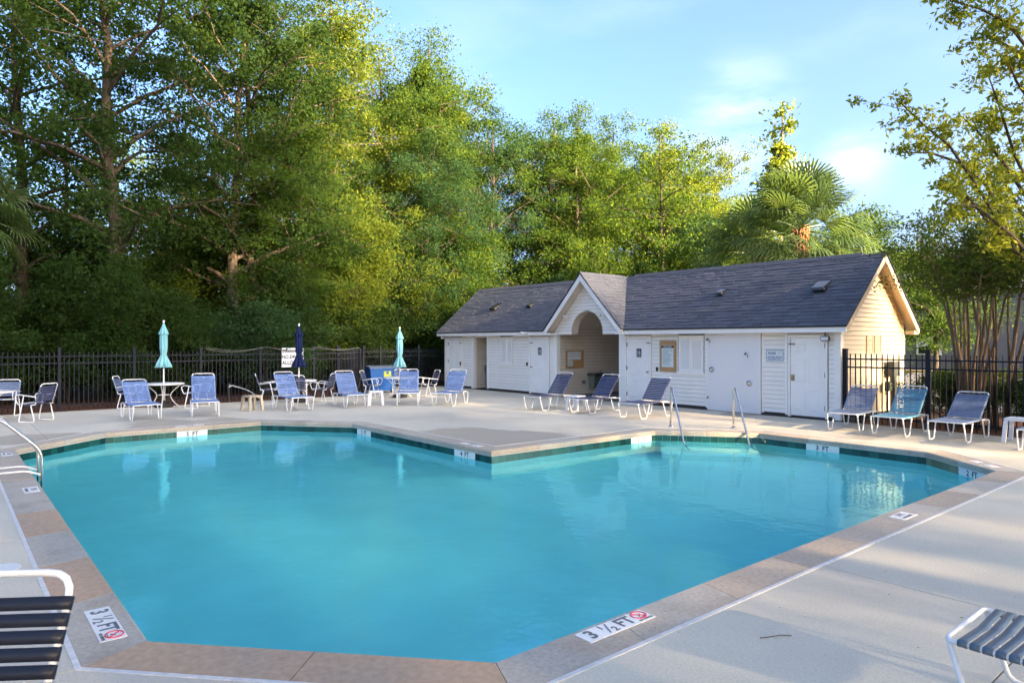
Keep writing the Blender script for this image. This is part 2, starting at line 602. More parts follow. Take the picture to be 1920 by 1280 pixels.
COPE = 0.40
WATER_Z = -0.215
outer = [(-22.0, -9.0), (7.0, -9.0), (7.0, 16.33), (-24.4, 16.33), (-24.4, 11.85), (-22.0, 11.85)]
hole = offset_poly(POOL, COPE + 0.012)
tri = geometry.tessellate_polygon([[Vector((x, y, 0)) for x, y in outer], [Vector((p.x, p.y, 0)) for p in reversed(hole)]])
allp = [Vector((x, y, 0)) for x, y in outer] + [Vector((p.x, p.y, 0)) for p in reversed(hole)]
base = bmesh.new()
bv = [base.verts.new(p) for p in allp]
for t in tri:
    try:
        base.faces.new([bv[i] for i in t])
    except ValueError:
        pass
bmesh.ops.recalc_face_normals(base, faces=base.faces[:])
for f in base.faces:
    if f.normal.z < 0:
        f.normal_flip()
pieces = [base]
for co, no in (((-8.1, 0, 0), (1, 0, 0)), ((-4.66, 0, 0), (1, 0, 0)), ((0, 5.73, 0), (0, 1, 0)), ((-13.2, 0, 0), (1, 0, 0)),
               ((-18.1, 0, 0), (1, 0, 0)), ((0, 1.6, 0), (0, 1, 0)), ((0, 14.35, 0), (0, 1, 0)), ((-1.2, 0, 0), (1, 0, 0))):
    nxt = []
    for bm in pieces:
        for sgn in (1, -1):
            b2 = bm.copy()
            bmesh.ops.bisect_plane(b2, geom=b2.verts[:] + b2.edges[:] + b2.faces[:], plane_co=Vector(co) + Vector(no) * 0.005 * sgn,
                                   plane_no=Vector(no) * -sgn, clear_outer=True)
            if b2.faces:
                nxt.append(b2)
        bm.free()
    pieces = nxt
deck = bpy.data.objects.new('pool_deck', None)
C.objects.link(deck)
structure(deck)
for bm in pieces:
    todo = set(bm.faces)
    while todo:
        st = [todo.pop()]
        isl = set(st)
        while st:
            f = st.pop()
            for e in f.edges:
                for g in e.link_faces:
                    if g in todo:
                        todo.discard(g)
                        isl.add(g)
                        st.append(g)
        vi, vs, fs = {}, [], []
        for f in isl:
            idx = []
            for q in f.verts:
                if q not in vi:
                    vi[q] = len(vs)
                    vs.append(q.co.copy())
                idx.append(vi[q])
            fs.append(idx)
        cnt = {}
        for f in fs:
            for a, b in zip(f, f[1:] + f[:1]):
                cnt[(a, b)] = 1
        edges = [(a, b) for (a, b) in cnt if (b, a) not in cnt]
        n = len(vs)
        mb = MB()
        mb.add(vs + [p - Vector((0, 0, 0.08)) for p in vs], fs + [(b, a, a + n, b + n) for a, b in edges])
        mb.build('slab', M['deck'], deck)
    bm.free()
# bed under the joints
mb = MB()
o2 = [(x, y) for x, y in outer]
hp = offset_poly(POOL, COPE + 0.05)
tri2 = geometry.tessellate_polygon([[Vector((x, y, 0)) for x, y in o2], [Vector((p.x, p.y, 0)) for p in reversed(hp)]])
mb.add([(p[0], p[1], -0.022) for p in o2] + [(p.x, p.y, -0.022) for p in reversed(hp)], tri2)
mb.build('joint_bed', M['joint'], deck)
# white sealant between coping and deck
a, b = offset_poly(POOL, COPE - 0.010), offset_poly(POOL, COPE + 0.024)
mb = MB()
n = len(POOL)
rs = random.Random(3)
for i in range(n):
    j = (i + 1) % n
    k = max(2, int((a[i] - a[j]).length / 0.18))
    for q in range(k):
        t0, t1 = q / k, (q + 1) / k
        P = [a[i].lerp(a[j], t0), b[i].lerp(b[j], t0), b[i].lerp(b[j], t1), a[i].lerp(a[j], t1)]
        mb.prism([(p.x, p.y) for p in P], -0.02, 0.004)
mb.build('sealant_joint', M['sealant'], deck)

# coping stones
coping = bpy.data.objects.new('pool_coping', None)
C.objects.link(coping)
structure(coping)
prof = [(0.0, -0.085), (0.0, -0.022), (0.006, -0.008), (0.018, 0.0), (COPE - 0.012, 0.0), (COPE - 0.012, -0.085)]
offs = {d: offset_poly(POOL, d) for d in set(p[0] for p in prof)}
rc = random.Random(11)
for i in range(n):
    j = (i + 1) % n
    ln = (Vector(POOL[j]) - Vector(POOL[i])).length
    k = max(1, round(ln / 1.07))
    for q in range(k):
        g = 0.003 / ln
        t0, t1 = q / k + g, (q + 1) / k - g
        vs = []
        for t in (t0, t1):
            for d, z in prof:
                p = offs[d][i].lerp(offs[d][j], t)
                vs.append((p.x, p.y, z))
        m = len(prof)
        fs = [(x, (x + 1) % m, (x + 1) % m + m, x + m) for x in range(m)] + [tuple(range(m))[::-1], tuple(range(m, 2 * m))]
        if i == 0:
            mk = 'cope_buff'
        elif i == 10:
            mk = ['cope_grey', 'cope_tan', 'cope_tan', 'cope_grey', 'cope_grey', 'cope_buff', 'cope_grey', 'cope_buff', 'cope_grey'][min(q, 8)]
        elif i == 1:
            mk = ['cope_grey', 'cope_grey', 'cope_tan', 'cope_tan', 'cope_tan', 'cope_grey', 'cope_tan', 'cope_grey', 'cope_tan'][min(q, 8)]
        else:
            mk = rc.choice(['cope_grey', 'cope_grey', 'cope_tan'])
        o = MB().add(vs, fs).build('coping_stone', M[mk], coping)

# pool shell and waterline tiles
shell_poly = offset_poly(POOL, 0.03)


def floor_z(u, v):
    return -1.22 + 0.052 * (u + 4.0)


mb = MB()
for i in range(n):
    j = (i + 1) % n
    p, q = shell_poly[i], shell_poly[j]
    mb.add([(p.x, p.y, -0.08), (q.x, q.y, -0.08), (q.x, q.y, floor_z(q.x, q.y)), (p.x, p.y, floor_z(p.x, p.y))], [(0, 1, 2, 3)])
tr3 = geometry.tessellate_polygon([[Vector((p.x, p.y, 0)) for p in shell_poly]])
mb.add([(p.x, p.y, floor_z(p.x, p.y)) for p in shell_poly], tr3)
shell = structure(mb.build('pool_basin', M['plaster']))
# entry steps at the chamfer
for k in range(3):
    d0 = -0.03 - 0.0
    dirv = Vector((0.63, -0.78))
    p0, p1 = Vector((-9.10, 11.74)), Vector((-7.62, 12.93))
    w = 0.32 * (k + 1)
    zt = -0.42 - 0.26 * k
    poly = [p0, p0 + dirv * w, p1 + dirv * w, p1]
    MB().prism([(p.x, p.y) for p in poly], -1.3 - 0.1, zt + 0.002 * k).build('pool_step', M['plaster'], shell)
structure_water = MB().add([(p.x, p.y, WATER_Z) for p in offset_poly(POOL, 0.022)], [tuple(range(n))]).build('water', M['water'])
structure(structure_water)
tile_me = {}


def tile_mesh(w):
    key = round(w, 3)
    if key not in tile_me:
        tile_me[key] = MB().box(-w / 2, w / 2, 0, 0.012, 0, 0.152, 0).mesh('tile', M['tile'])
    return tile_me[key]


gr = MB()
inner = offset_poly(POOL, 0.018)
ROT = {}
for i in range(n):
    j = (i + 1) % n
    p, q = shell_poly[i], shell_poly[j]
    e = (q - p).normalized()
    nrm = Vector((-e.y, e.x))          # towards the water
    L_ = (q - p).length
    gr.prism([(p.x, p.y), (q.x, q.y), ((q + nrm * 0.016).x, (q + nrm * 0.016).y), ((p + nrm * 0.016).x, (p + nrm * 0.016).y)], -0.099, -0.086)
    ang = math.atan2(e.y, e.x)
    ROT[i] = (p, e, nrm, ang, L_)
    k = round(L_ / 0.158)
    w = L_ / k
    for t in range(k):
        c = p + e * (w * (t + 0.5))
        o = link('tile', tile_mesh(w - 0.004), shell, (c.x, c.y, -0.252), (0, 0, ang))
        if i == 2 and t > 4:
            o.material_slots[0].link = 'OBJECT'
            o.material_slots[0].material = M['tile_pale']
        if i == 2 and t in (2, 3, 4) or i == 6 and t in (27, 28):
            o.material_slots[0].link = 'OBJECT'
            o.material_slots[0].material = M['tile_black']
gr.build('grout_line', M['sealant'], shell)


def wall_marker(i, at, s, label):
    """white tile plate with black letters on the waterline of pool edge i, at metres along it"""
    p, e, nrm, ang, L_ = ROT[i]
    c = p + e * at + nrm * 0.0135
    t = thing('depth_marker', label, 'depth marker', (c.x, c.y, -0.252), ang, 'depth markers on the waterline')
    pl = MB()
    for k in range(4):
        pl.box(-0.322 + k * 0.161, -0.322 + k * 0.161 + 0.1585, 0, 0.004, 0.0, 0.152)
    pl.build('plate', M['marker'], t)
    text(s, 0.125, M['black_ink'], t, (0, 0.0045, 0.09), (R(90), 0, R(180)), 0.95)
    return t


wall_marker(8, 5.85 - 4.31, '5  FT', 'white 5 FT waterline marker left of the tan stool')
wall_marker(6, (14.54 - 13.97), '5  FT', 'white 5 FT waterline marker where the long deck edge begins')


def along(i, u, v):
    p, e, nrm, ang, L_ = ROT[i]
    return (Vector((u, v)) - p).dot(e)


bpy.data.objects['depth_marker.001'].location = (*(ROT[6][0] + ROT[6][1] * along(6, -13.97, 7.3) + ROT[6][2] * 0.0135), -0.252)
wall_marker(6, along(6, -10.11, 7.3), '4  FT', 'white 4 FT waterline marker near the deck point')
wall_marker(5, along(5, -9.25, 11.28), '3  FT', 'white 3 FT waterline marker left of the two slanted handrails')
wall_marker(3, along(3, -6.25, 13.02), '3  FT', 'white 3 FT waterline marker right of the two slanted handrails')
wall_marker(2, along(2, -3.55, 12.24), '2  FT', 'half hidden white waterline marker at the far right pool corner')


def deck_marker(u, v, rz, L_, W, kind, label):
    t = thing('deck_marker', label, 'depth marker', (u, v, 0.0), rz, 'depth tiles set flat in the coping')
    pl = MB()
    if kind == 'long':
        k = 4
        for q in range(k):
            pl.box(-L_ / 2 + q * L_ / k, -L_ / 2 + (q + 1) * L_ / k - 0.002, -W / 2, W / 2, 0.0005, 0.004)
        pl.build('plate', M['marker'], t)
        z = 0.0055
        text('3', 0.155, M['grey_ink'], t, (-0.24, 0, z), (0, 0, 0), 0.95)
        text('1', 0.075, M['grey_ink'], t, (-0.122, 0.035, z), (0, 0, 0))
        MB().tube([(-0.115, -0.055, z), (-0.055, 0.06, z)], 0.0045, 4).build('fraction_bar', M['grey_ink'], t)
        text('2', 0.085, M['grey_ink'], t, (-0.045, -0.035, z), (0, 0, 0))
        text('FT', 0.155, M['grey_ink'], t, (0.085, 0, z), (0, 0, 0), 0.9)
        ring = MB()
        ring.tube([(0.242 + 0.058 * math.cos(a * math.pi / 12), 0.014 + 0.052 * math.sin(a * math.pi / 12), z) for a in range(24)], 0.005, 4, closed=True)
        ring.tube([(0.205, 0.05, z), (0.28, -0.022, z)], 0.0045, 4)
        ring.build('no_diving_ring', M['red_ink'], t)
        fg = MB()
        fg.tube([(0.225, 0.032, z), (0.243, 0.012, z), (0.262, 0.018, z)], 0.004, 4)
        fg.tube([(0.243, 0.012, z), (0.232, -0.006, z)], 0.004, 4)
        fg.lathe([(0.006, z - 0.002), (0.006, z + 0.001)], 8, c=(0.216, 0.040))
        for q in range(4):
            fg.box(0.205 + q * 0.02, 0.222 + q * 0.02, -0.024 - 0.001 * q, -0.020 - 0.001 * q, z - 0.002, z + 0.001)
        fg.build('diver_figure', M['grey_ink'], t)
        text('NO DIVING', 0.026, M['grey_ink'], t, (0.242, -0.056, z), (0, 0, 0))
    else:
        pl.box(-L_ / 2, L_ / 2, -W / 2, W / 2, 0.0005, 0.004)
        pl.build('plate', M['marker'], t)
        text('3 FT', W * 0.5, M['grey_ink'], t, (0, W * 0.17, 0.0055), (0, 0, 0))
        text('NO DIVING', W * 0.26, M['grey_ink'], t, (0, -W * 0.28, 0.0055), (0, 0, 0))
    return t


deck_marker(-5.29, 0.85, 0, 0.645, 0.155, 'long', 'white 3 1/2 FT coping tile behind the black strap chair')
deck_marker(-3.055, 3.47, R(90), 0.645, 0.155, 'long', 'white 3 1/2 FT coping tile at the front right pool edge')
deck_marker(-2.97, 8.05, R(90), 0.36, 0.17, 'small', 'small white depth tile on the right coping edge')
deck_marker(-10.67, 0.89, 0, 0.40, 0.17, 'small', 'small white depth tile on the left coping beside the ladder rail')
deck_marker(-14.30, 0.86, 0, 0.36, 0.15, 'small', 'small white depth tile at the far left coping corner')
deck_marker(-16.47, 4.31, R(-90), 0.6, 0.14, 'small', 'worn white tile on the coping above the left 5 FT marker')
deck_marker(-10.11, 7.50, R(180), 0.6, 0.14, 'small', 'worn white tile on the coping above the 4 FT marker')
deck_marker(-3.42, 12.42, R(135), 0.6, 0.14, 'small', 'worn white tile on the coping at the far right corner')

# ------------------------------------------------------------------ ground
mb = MB()
gx0, gx1, gy0, gy1, FAR = -20.0, 4.0, -6.0, 15.0, 700.0
for x0, x1, y0, y1 in ((-FAR, gx0, -FAR, FAR), (gx1, FAR, -FAR, FAR), (gx0, gx1, -FAR, gy0), (gx0, gx1, gy1, FAR)):
    mb.add([(x0, y0, -0.055), (x1, y0, -0.055), (x1, y1, -0.055), (x0, y1, -0.055)], [(0, 1, 2, 3)])
structure(mb.build('ground', M['ground']))
structure(MB().prism([(-7.0, 16.36), (9, 16.36), (9, 19.6), (-5.2, 19.9), (-7.0, 18)], -0.05, 0.0).build('mulch_bed', M['mulch']))
structure(MB().prism([(-24.9, -9), (-22.02, -9), (-22.02, 11.83), (-24.42, 11.83), (-24.42, 16), (-26.5, 16), (-26.5, 10)], -0.05, -0.01).build('mulch_strip', M['mulch']))
structure(MB().prism([(-11, 22), (60, 22), (60, 46.5), (-60, 46.5), (-60, 40), (-14, 30)], -0.045, -0.03).build('parking_lot', M['asphalt']))
structure(MB().prism([(-40, 46.6), (60, 46.6), (60, 46.8), (-40, 46.8)], -0.05, 0.11).build('kerb', M['kerb']))
structure(MB().prism([(-40, 46.82), (60, 46.82), (60, 48.6), (-40, 48.6)], -0.05, 0.10).build('pavement', M['concrete']))

# ------------------------------------------------------------------ bath house
house = thing('bath_house', 'white clapboard pool house with dark shingle roof and arched breezeway', 'building', (-15.7, 18.3, 0))
HX, HY = -15.7, 18.3
V0, V1 = 16.4, 20.2            # front and back walls
UL, UR = -24.0, -7.44
RIDGE_V, RIDGE_Z, EAVE_V, EAVE_Z = 18.27, 4.15, 16.05, 2.29
SL = (RIDGE_Z - EAVE_Z) / (RIDGE_V - EAVE_V)
COURSE = 0.115


def H(mb):
    mb.v = [(x - HX, y - HY, z) for x, y, z in mb.v]
    return mb


def roof_z(v):
    return RIDGE_Z - SL * abs(v - RIDGE_V)


bump_board = {}


def board(parent, m, pts_fn):
    pts_fn.build('siding_board', m, parent)


def clad_front(u0, u1, z0, z1, m='white', v=V0, holes=(), face=-1, parent=None, name='wall'):
    """a stretch of wall in the plane y = v facing -y, with one lapped board per course"""
    w = H(MB().box(u0, u1, v + 0.02, v + 0.12, z0, z1))
    w = w.build(name, M['sheath'], house)
    z = z0
    while z < z1 - 0.01:
        zt = min(z + COURSE, z1)
        spans = [(u0, u1)]
        for a, b, c, d in holes:
            if zt > c + 0.02 and z < d - 0.02:
                ns = []
                for s0, s1 in spans:
                    if b <= s0 or a >= s1:
                        ns.append((s0, s1))
                    else:
                        if a > s0:
                            ns.append((s0, a))
                        if b < s1:
                            ns.append((b, s1))
                spans = ns
        for s0, s1 in spans:
            if s1 - s0 < 0.02:
                continue
            zg = z
            z = z + 0.009
            fr_b, fr_t = v - 0.022, v + 0.002
            b = MB().add([(s0, fr_b, z), (s1, fr_b, z), (s1, v + 0.018, z), (s0, v + 0.018, z), (s0, fr_t, zt), (s1, fr_t, zt), (s1, v + 0.018, zt), (s0, v + 0.018, zt)],
                         [(0, 1, 5, 4), (3, 2, 1, 0), (4, 5, 6, 7), (0, 4, 7, 3), (1, 2, 6, 5)])
            H(b).build('siding_board', M[m], w)
            z = zg
        z += COURSE
    return w


def clad_side(u, sgn, v0, v1, z0, z1, m='warmlit', ztop=None, holes=()):
    """wall in the plane x = u facing sgn*x; ztop(v) limits the boards under a slope"""
    if ztop:
        vm = RIDGE_V
        poly = [(v0, z0), (v1, z0), (v1, min(z1, ztop(v1))), (vm, ztop(vm)), (v0, min(z1, ztop(v0)))]
    else:
        poly = [(v0, z0), (v1, z0), (v1, z1), (v0, z1)]
    w = H(MB().prism(poly, u - sgn * 0.02, u - sgn * 0.12, f=lambda x, y, z: (z, x, y))).build('wall', M['sheath' if m == 'white' else 'sheath_warm'], house)
    z = z0
    while z < z1 - 0.01:
        zt = min(z + COURSE, z1)
        a0, a1, b0, b1 = v0, v1, v0, v1
        if ztop:
            def lim(zz):
                d = (RIDGE_Z - 0.06 - zz) / SL
                return max(v0, RIDGE_V - d), min(v1, RIDGE_V + d)
            a0, a1 = lim(z)
            b0, b1 = lim(zt)
            if a1 - a0 < 0.05:
                break
            if b1 < b0:
                b0 = b1 = RIDGE_V
        f0, f1, bk = u + sgn * 0.022, u - sgn * 0.002, u - sgn * 0.018
        zg = z
        z = z + 0.009
        b = MB().add([(f0, a0, z), (f0, a1, z), (bk, a1, z), (bk, a0, z), (f1, b0, zt), (f1, b1, zt), (bk, b1, zt), (bk, b0, zt)],
                     [(0, 1, 5, 4), (3, 2, 1, 0), (4, 5, 6, 7), (0, 4, 7, 3), (1, 2, 6, 5)])
        H(b).build('siding_board', M[m], w)
        z = zg + COURSE
    return w


WT = 2.24
ZB = 0.085
clad_front(-22.70, -22.10, ZB, WT)
clad_front(-21.06, -18.58, ZB, WT, holes=((-20.30, -19.50, 1.0, 2.08),))
clad_front(-17.50, -17.30, ZB, WT)
clad_front(-14.07, -14.06, ZB, WT)
clad_front(-13.02, -11.09, ZB, WT, holes=((-12.09, -11.18, 1.0, 2.08),))
clad_front(-9.42, -8.74, ZB, WT)
clad_front(-7.70, -7.56, ZB, WT)
clad_front(-24.0 + 0.12, -23.80, ZB, WT)
# over the doors
for a, b in ((-23.80, -22.70), (-18.58, -17.50), (-14.06, -13.02), (-8.74, -7.70), (-22.1, -21.06)):
    H(MB().box(a, b, V0 + 0.012, V0 + 0.12, 2.06, WT)).build('wall', M['white'], house)
# gable end, breezeway and alcove sides, back
clad_side(UR, 1, V0 + 0.02, V1, ZB, RIDGE_Z - 0.1, 'warmlit', roof_z)
clad_side(UL, -1, V0 + 0.02, V1, ZB, RIDGE_Z - 0.1, 'white', roof_z)
clad_side(-17.14, 1, V0 + 0.14, V1 - 0.2, 0.02, 2.44, 'warmglow')
clad_side(-14.31, -1, V0 + 0.14, V1 - 0.2, 0.02, 2.44, 'warmglow')
clad_side(-22.0, 1, V0 + 0.14, 18.0, 0.02, 2.2, 'warmglow')
clad_side(-21.06, -1, V0 + 0.14, 18.0, 0.02, 2.2, 'warmglow')
clad_front(-21.98, -21.08, 0.02, 2.2, 'warmglow', v=18.0)
clad_front(-17.12, -14.33, 0.02, 2.95, 'warmglow', v=19.98)
H(MB().box(UL, UR, V1 - 0.10, V1, 0, 2.3)).build('wall', M['white'], house)
H(MB().box(-17.12, -14.33, V0 - 0.02, 19.98, 0.0, 0.018)).build('breezeway_floor', M['floor'], house)
# foundation
fd = MB()
for a, b in ((UL, -22.0), (-21.06, -17.14), (-14.31, UR)):
    fd.box(a + 0.005, b - 0.005, V0 + 0.03, V1 - 0.11, -0.05, ZB)
H(fd).build('foundation', M['found'], house)
# ceiling of the breezeway, vaulted
cl = MB()
cl.add([(-17.14, V0 + 0.13, 2.42), (-16.66, V0 + 0.13, 2.93), (-16.66, 19.9, 2.93), (-17.14, 19.9, 2.42)], [(0, 1, 2, 3)])
cl.add([(-16.66, V0 + 0.13, 2.93), (-14.79, V0 + 0.13, 2.93), (-14.79, 19.9, 2.93), (-16.66, 19.9, 2.93)], [(0, 1, 2, 3)])
cl.add([(-14.79, V0 + 0.13, 2.93), (-14.31, V0 + 0.13, 2.42), (-14.31, 19.9, 2.42), (-14.79, 19.9, 2.93)], [(0, 1, 2, 3)])
H(cl).build('ceiling', M['warmglow'], house)
H(MB().box(-22.0, -21.06, V0 + 0.03, 18.0, 2.2, 2.22)).build('ceiling', M['warmglow'], house)
# corner boards and posts
for a, b, d in ((UL, UL + 0.12, 0.026), (-22.10, -21.96, 0.03), (-21.10, -21.02, 0.022), (-17.30, -17.14, 0.03), (-14.31, -14.07, 0.03), (UR - 0.12, UR + 0.02, 0.026), (-11.13, -11.07, 0.022), (-9.44, -9.40, 0.022), (-8.80, -8.74, 0.022)):
    z0 = 0.02 if d > 0.024 else ZB - 0.03
    H(MB().box(a, b, V0 - d, V0 + 0.13, z0, WT)).build('corner_post', M['trim'], house)
# portico gable with arch
PU, PHW, PZ, PV = -15.58, 1.75, 4.13, 15.92
ARC_U, ARC_R, ARC_Z = -15.72, 0.72, 2.20


def arch_z(u):
    d = abs(u - ARC_U)
    return ARC_Z + math.sqrt(max(0, ARC_R ** 2 - d * d)) if d < ARC_R else None


def arch_edge(z):
    d = z - ARC_Z
    return math.sqrt(max(0, ARC_R ** 2 - d * d)) if d < ARC_R else 0.0


def gz(u):
    return PZ - 0.07 - abs(u - PU) * (PZ - EAVE_Z) / PHW


gw = thing  # noqa
bk = MB()
for sg in (-1, 1):          # solid wall either side of the arch
    pts = []
    edge = -17.30 if sg < 0 else -14.07
    arc = [(ARC_U + sg * ARC_R * math.cos(a * math.pi / 24), ARC_Z + ARC_R * math.sin(a * math.pi / 24)) for a in range(13)]
    poly = [(edge, 2.14), (ARC_U + sg * ARC_R, 2.14)] + arc + [(PU if True else 0, gz(PU))] + [(edge, max(2.2, gz(edge)))]
    poly = poly if sg < 0 else poly[::-1]
    bk.prism(poly, V0 + 0.02, V0 + 0.12, f=lambda x, y, z: (x, z, y))
gwall = H(bk).build('gable_wall', M['sheath'], house)
z = 2.14
while z < PZ - 0.25:
    zt = z + COURSE
    hw0, hw1 = (PZ - 0.10 - z) / ((PZ - EAVE_Z) / PHW), (PZ - 0.10 - zt) / ((PZ - EAVE_Z) / PHW)
    for sg in (-1, 1):
        lim_ = 1.72 if sg < 0 else 1.51
        o0, o1 = PU + sg * min(hw0, lim_), PU + sg * min(max(hw1, 0.0), lim_)
        if z < ARC_Z + ARC_R:
            zs = [z + 0.009, (z + zt) / 2, zt]
            ins = [ARC_U + sg * (arch_edge(q) if q > ARC_Z else ARC_R) for q in zs]
        else:
            zs = [z + 0.009, (z + zt) / 2, zt]
            ins = [PU] * 3
        vs, fs = [], []
        for q, iu, ou in zip(zs, ins, (o0, (o0 + o1) / 2, o1)):
            fv = V0 - 0.022 + 0.024 * (q - z) / COURSE
            vs += [(iu, fv, q), (ou, fv, q), (ou, V0 + 0.018, q), (iu, V0 + 0.018, q)]
        for r_ in (0, 4):
            fs += [(r_ + k, r_ + (k + 1) % 4, r_ + 4 + (k + 1) % 4, r_ + 4 + k) for k in range(4)]
        fs += [(3, 2, 1, 0), (8, 9, 10, 11)]
        H(MB().add(vs, fs)).build('siding_board', M['white'], gwall)
    z = zt
# arch reveal
rv = MB()
pts = [(ARC_U + ARC_R, 2.135)] + [(ARC_U + ARC_R * math.cos(a * math.pi / 20), ARC_Z + ARC_R * math.sin(a * math.pi / 20)) for a in range(21)] + [(ARC_U - ARC_R, 2.135)]
for (a0, z0), (a1, z1) in zip(pts, pts[1:]):
    nx0, nz0, nx1, nz1 = ARC_U + (a0 - ARC_U) * 0.975, z0 - 0.018 * (z0 > ARC_Z), ARC_U + (a1 - ARC_U) * 0.975, z1 - 0.018 * (z1 > ARC_Z)
    rv.add([(a0, V0 - 0.02, z0), (a1, V0 - 0.02, z1), (a1, V0 + 0.30, z1), (a0, V0 + 0.30, z0), (nx0, V0 - 0.02, nz0), (nx1, V0 - 0.02, nz1), (nx1, V0 + 0.30, nz1), (nx0, V0 + 0.30, nz0)],
           [(0, 1, 5, 4), (4, 5, 6, 7), (3, 7, 6, 2)])
H(rv).build('arch_reveal', M['warmglow'], house)
H(MB().box(-17.14, ARC_U - ARC_R, V0 + 0.0, V0 + 0.125, 2.125, 2.139).box(ARC_U + ARC_R, -14.31, V0, V0 + 0.125, 2.125, 2.139)).build('lintel', M['warmglow'], house)

# roofs -------------------------------------------------------------
RL, RR = -24.10, -7.14


def slab_poly(poly3, t=0.05):
    """flat polygon in 3D thickened straight down"""
    n_ = len(poly3)
    return MB().add([tuple(p) for p in poly3] + [(p[0], p[1], p[2] - t) for p in poly3],
                    [tuple(range(n_)), tuple(range(n_, 2 * n_))[::-1]] + [(i, i + n_, (i + 1) % n_ + n_, (i + 1) % n_) for i in range(n_)])


UV0, UV1 = PU - PHW, PU + PHW
roof = MB()
for poly in ([(RL, EAVE_V, EAVE_Z), (UV0, EAVE_V, EAVE_Z), (PU, RIDGE_V, RIDGE_Z), (RL, RIDGE_V, RIDGE_Z)],
             [(UV1, EAVE_V, EAVE_Z), (RR, EAVE_V, EAVE_Z), (RR, RIDGE_V, RIDGE_Z), (PU, RIDGE_V, RIDGE_Z)],
             [(RR, 2 * RIDGE_V - EAVE_V, EAVE_Z), (RL, 2 * RIDGE_V - EAVE_V, EAVE_Z), (RL, RIDGE_V, RIDGE_Z), (RR, RIDGE_V, RIDGE_Z)],
             [(UV0, PV, EAVE_Z), (PU, PV, PZ), (PU, RIDGE_V, PZ), (UV0, EAVE_V + 0.02, EAVE_Z)],
             [(PU, PV, PZ), (UV1, PV, EAVE_Z), (UV1, EAVE_V + 0.02, EAVE_Z), (PU, RIDGE_V, PZ)]):
    s_ = slab_poly(poly)
    roof.add(s_.v, s_.f)
roof = H(roof).build('roof', M['shingle'][1], house)
rsh = random.Random(5)
SH = []     # candidate shingles: (distance, MB, material)


def shingle_plane(org, eu, es, en, length, lo_fn, hi_fn):
    """courses of tabs on a plane: org + eu*a + es*b; lo/hi give the a-limits at slope distance b"""
    exp_ = 0.142
    b = 0.0
    row = 0
    while b < length - 0.03:
        b1 = min(b + exp_ + 0.012, length)
        a = lo_fn(b) - rsh.random() * 0.25
        if row % 2:
            a -= 0.12
        while a < max(hi_fn(b), hi_fn(b1)):
            w = rsh.choice((0.17, 0.25, 0.31, 0.36))
            q = [(max(a, lo_fn(b)), b, 0.014), (min(a + w - 0.006, hi_fn(b)), b, 0.014), (min(a + w - 0.006, hi_fn(b1)), b1, 0.004), (max(a, lo_fn(b1)), b1, 0.004)]
            if q[1][0] - q[0][0] > 0.02 or q[2][0] - q[3][0] > 0.02:
                if q[1][0] < q[0][0]:
                    q[1] = (q[0][0] + 0.001, *q[1][1:])
                if q[2][0] < q[3][0]:
                    q[2] = (q[3][0] + 0.001, *q[2][1:])
                up = 0.004 * rsh.random() + (0.006 if rsh.random() < 0.45 else 0)
                P = [org + eu * x + es * y + en * (h + up) for x, y, h in q] + [org + eu * x + es * y + en * 0.001 for x, y, h in q]
                cen = (P[0] + P[2]) / 2
                SH.append(((cen - Vector((0, 0, 1.9))).length, P, rsh.choices((0, 1, 2, 3), (4, 3, 2, 3))[0]))
            a += w
        b += exp_
        row += 1


es = Vector((0, RIDGE_V - EAVE_V, RIDGE_Z - EAVE_Z))
SLEN = es.length
es.normalize()
en = Vector((1, 0, 0)).cross(es)
eu = Vector((1, 0, 0))
shingle_plane(Vector((0, EAVE_V - 0.03, EAVE_Z - 0.025)), eu, es, en, SLEN, lambda b: RL - 0.02, lambda b: UV0 + (PU - UV0) * min(1, b / SLEN) - 0.02)
shingle_plane(Vector((0, EAVE_V - 0.03, EAVE_Z - 0.025)), eu, es, en, SLEN, lambda b: UV1 + (PU - UV1) * min(1, b / SLEN) + 0.02, lambda b: RR + 0.02)
es2 = Vector((PU - UV1, 0, PZ - EAVE_Z))
S2 = es2.length
es2.normalize()
ev = Vector((0, 1, 0))
shingle_plane(Vector((UV1, 0, EAVE_Z)), ev, es2, ev.cross(es2), S2, lambda b: PV - 0.02, lambda b: EAVE_V + (RIDGE_V - EAVE_V) * min(1, b / S2))
es3 = Vector((PU - UV0, 0, PZ - EAVE_Z)).normalized()
shingle_plane(Vector((UV0, 0, EAVE_Z)), ev, es3, es3.cross(ev), S2, lambda b: PV - 0.02, lambda b: EAVE_V + (RIDGE_V - EAVE_V) * min(1, b / S2))
SH.sort(key=lambda s: s[0])
FS = [(0, 1, 2, 3), (0, 4, 5, 1), (1, 5, 6, 2), (3, 7, 4, 0)]
for d, P, k in SH[:290]:
    H(MB().add(P, FS)).build('shingle', M['shingle'][k], roof)
rest = MB()
for d, P, k in SH[290:]:
    rest.add(P, FS, k)
o = H(rest).build('shingles', M['shingle'], roof)
o['kind'] = 'stuff'
# ridge caps
rcap = MB()
for a, b in ((RL, PU - 0.3), (PU + 0.35, RR - 0.55)):
    rcap.prism([(RIDGE_V - 0.13, RIDGE_Z - 0.075), (RIDGE_V, RIDGE_Z + 0.045), (RIDGE_V + 0.13, RIDGE_Z - 0.075), (RIDGE_V, RIDGE_Z + 0.0)], a, b, f=lambda x, y, z: (z, x, y))
rcap.prism([(PU - 0.12, PZ - 0.09), (PU, PZ + 0.035), (PU + 0.12, PZ - 0.09), (PU, PZ - 0.01)], PV - 0.01, RIDGE_V - 0.25, f=lambda x, y, z: (x, z, y))
H(rcap).build('ridge_cap', M['shingle'][1], roof)
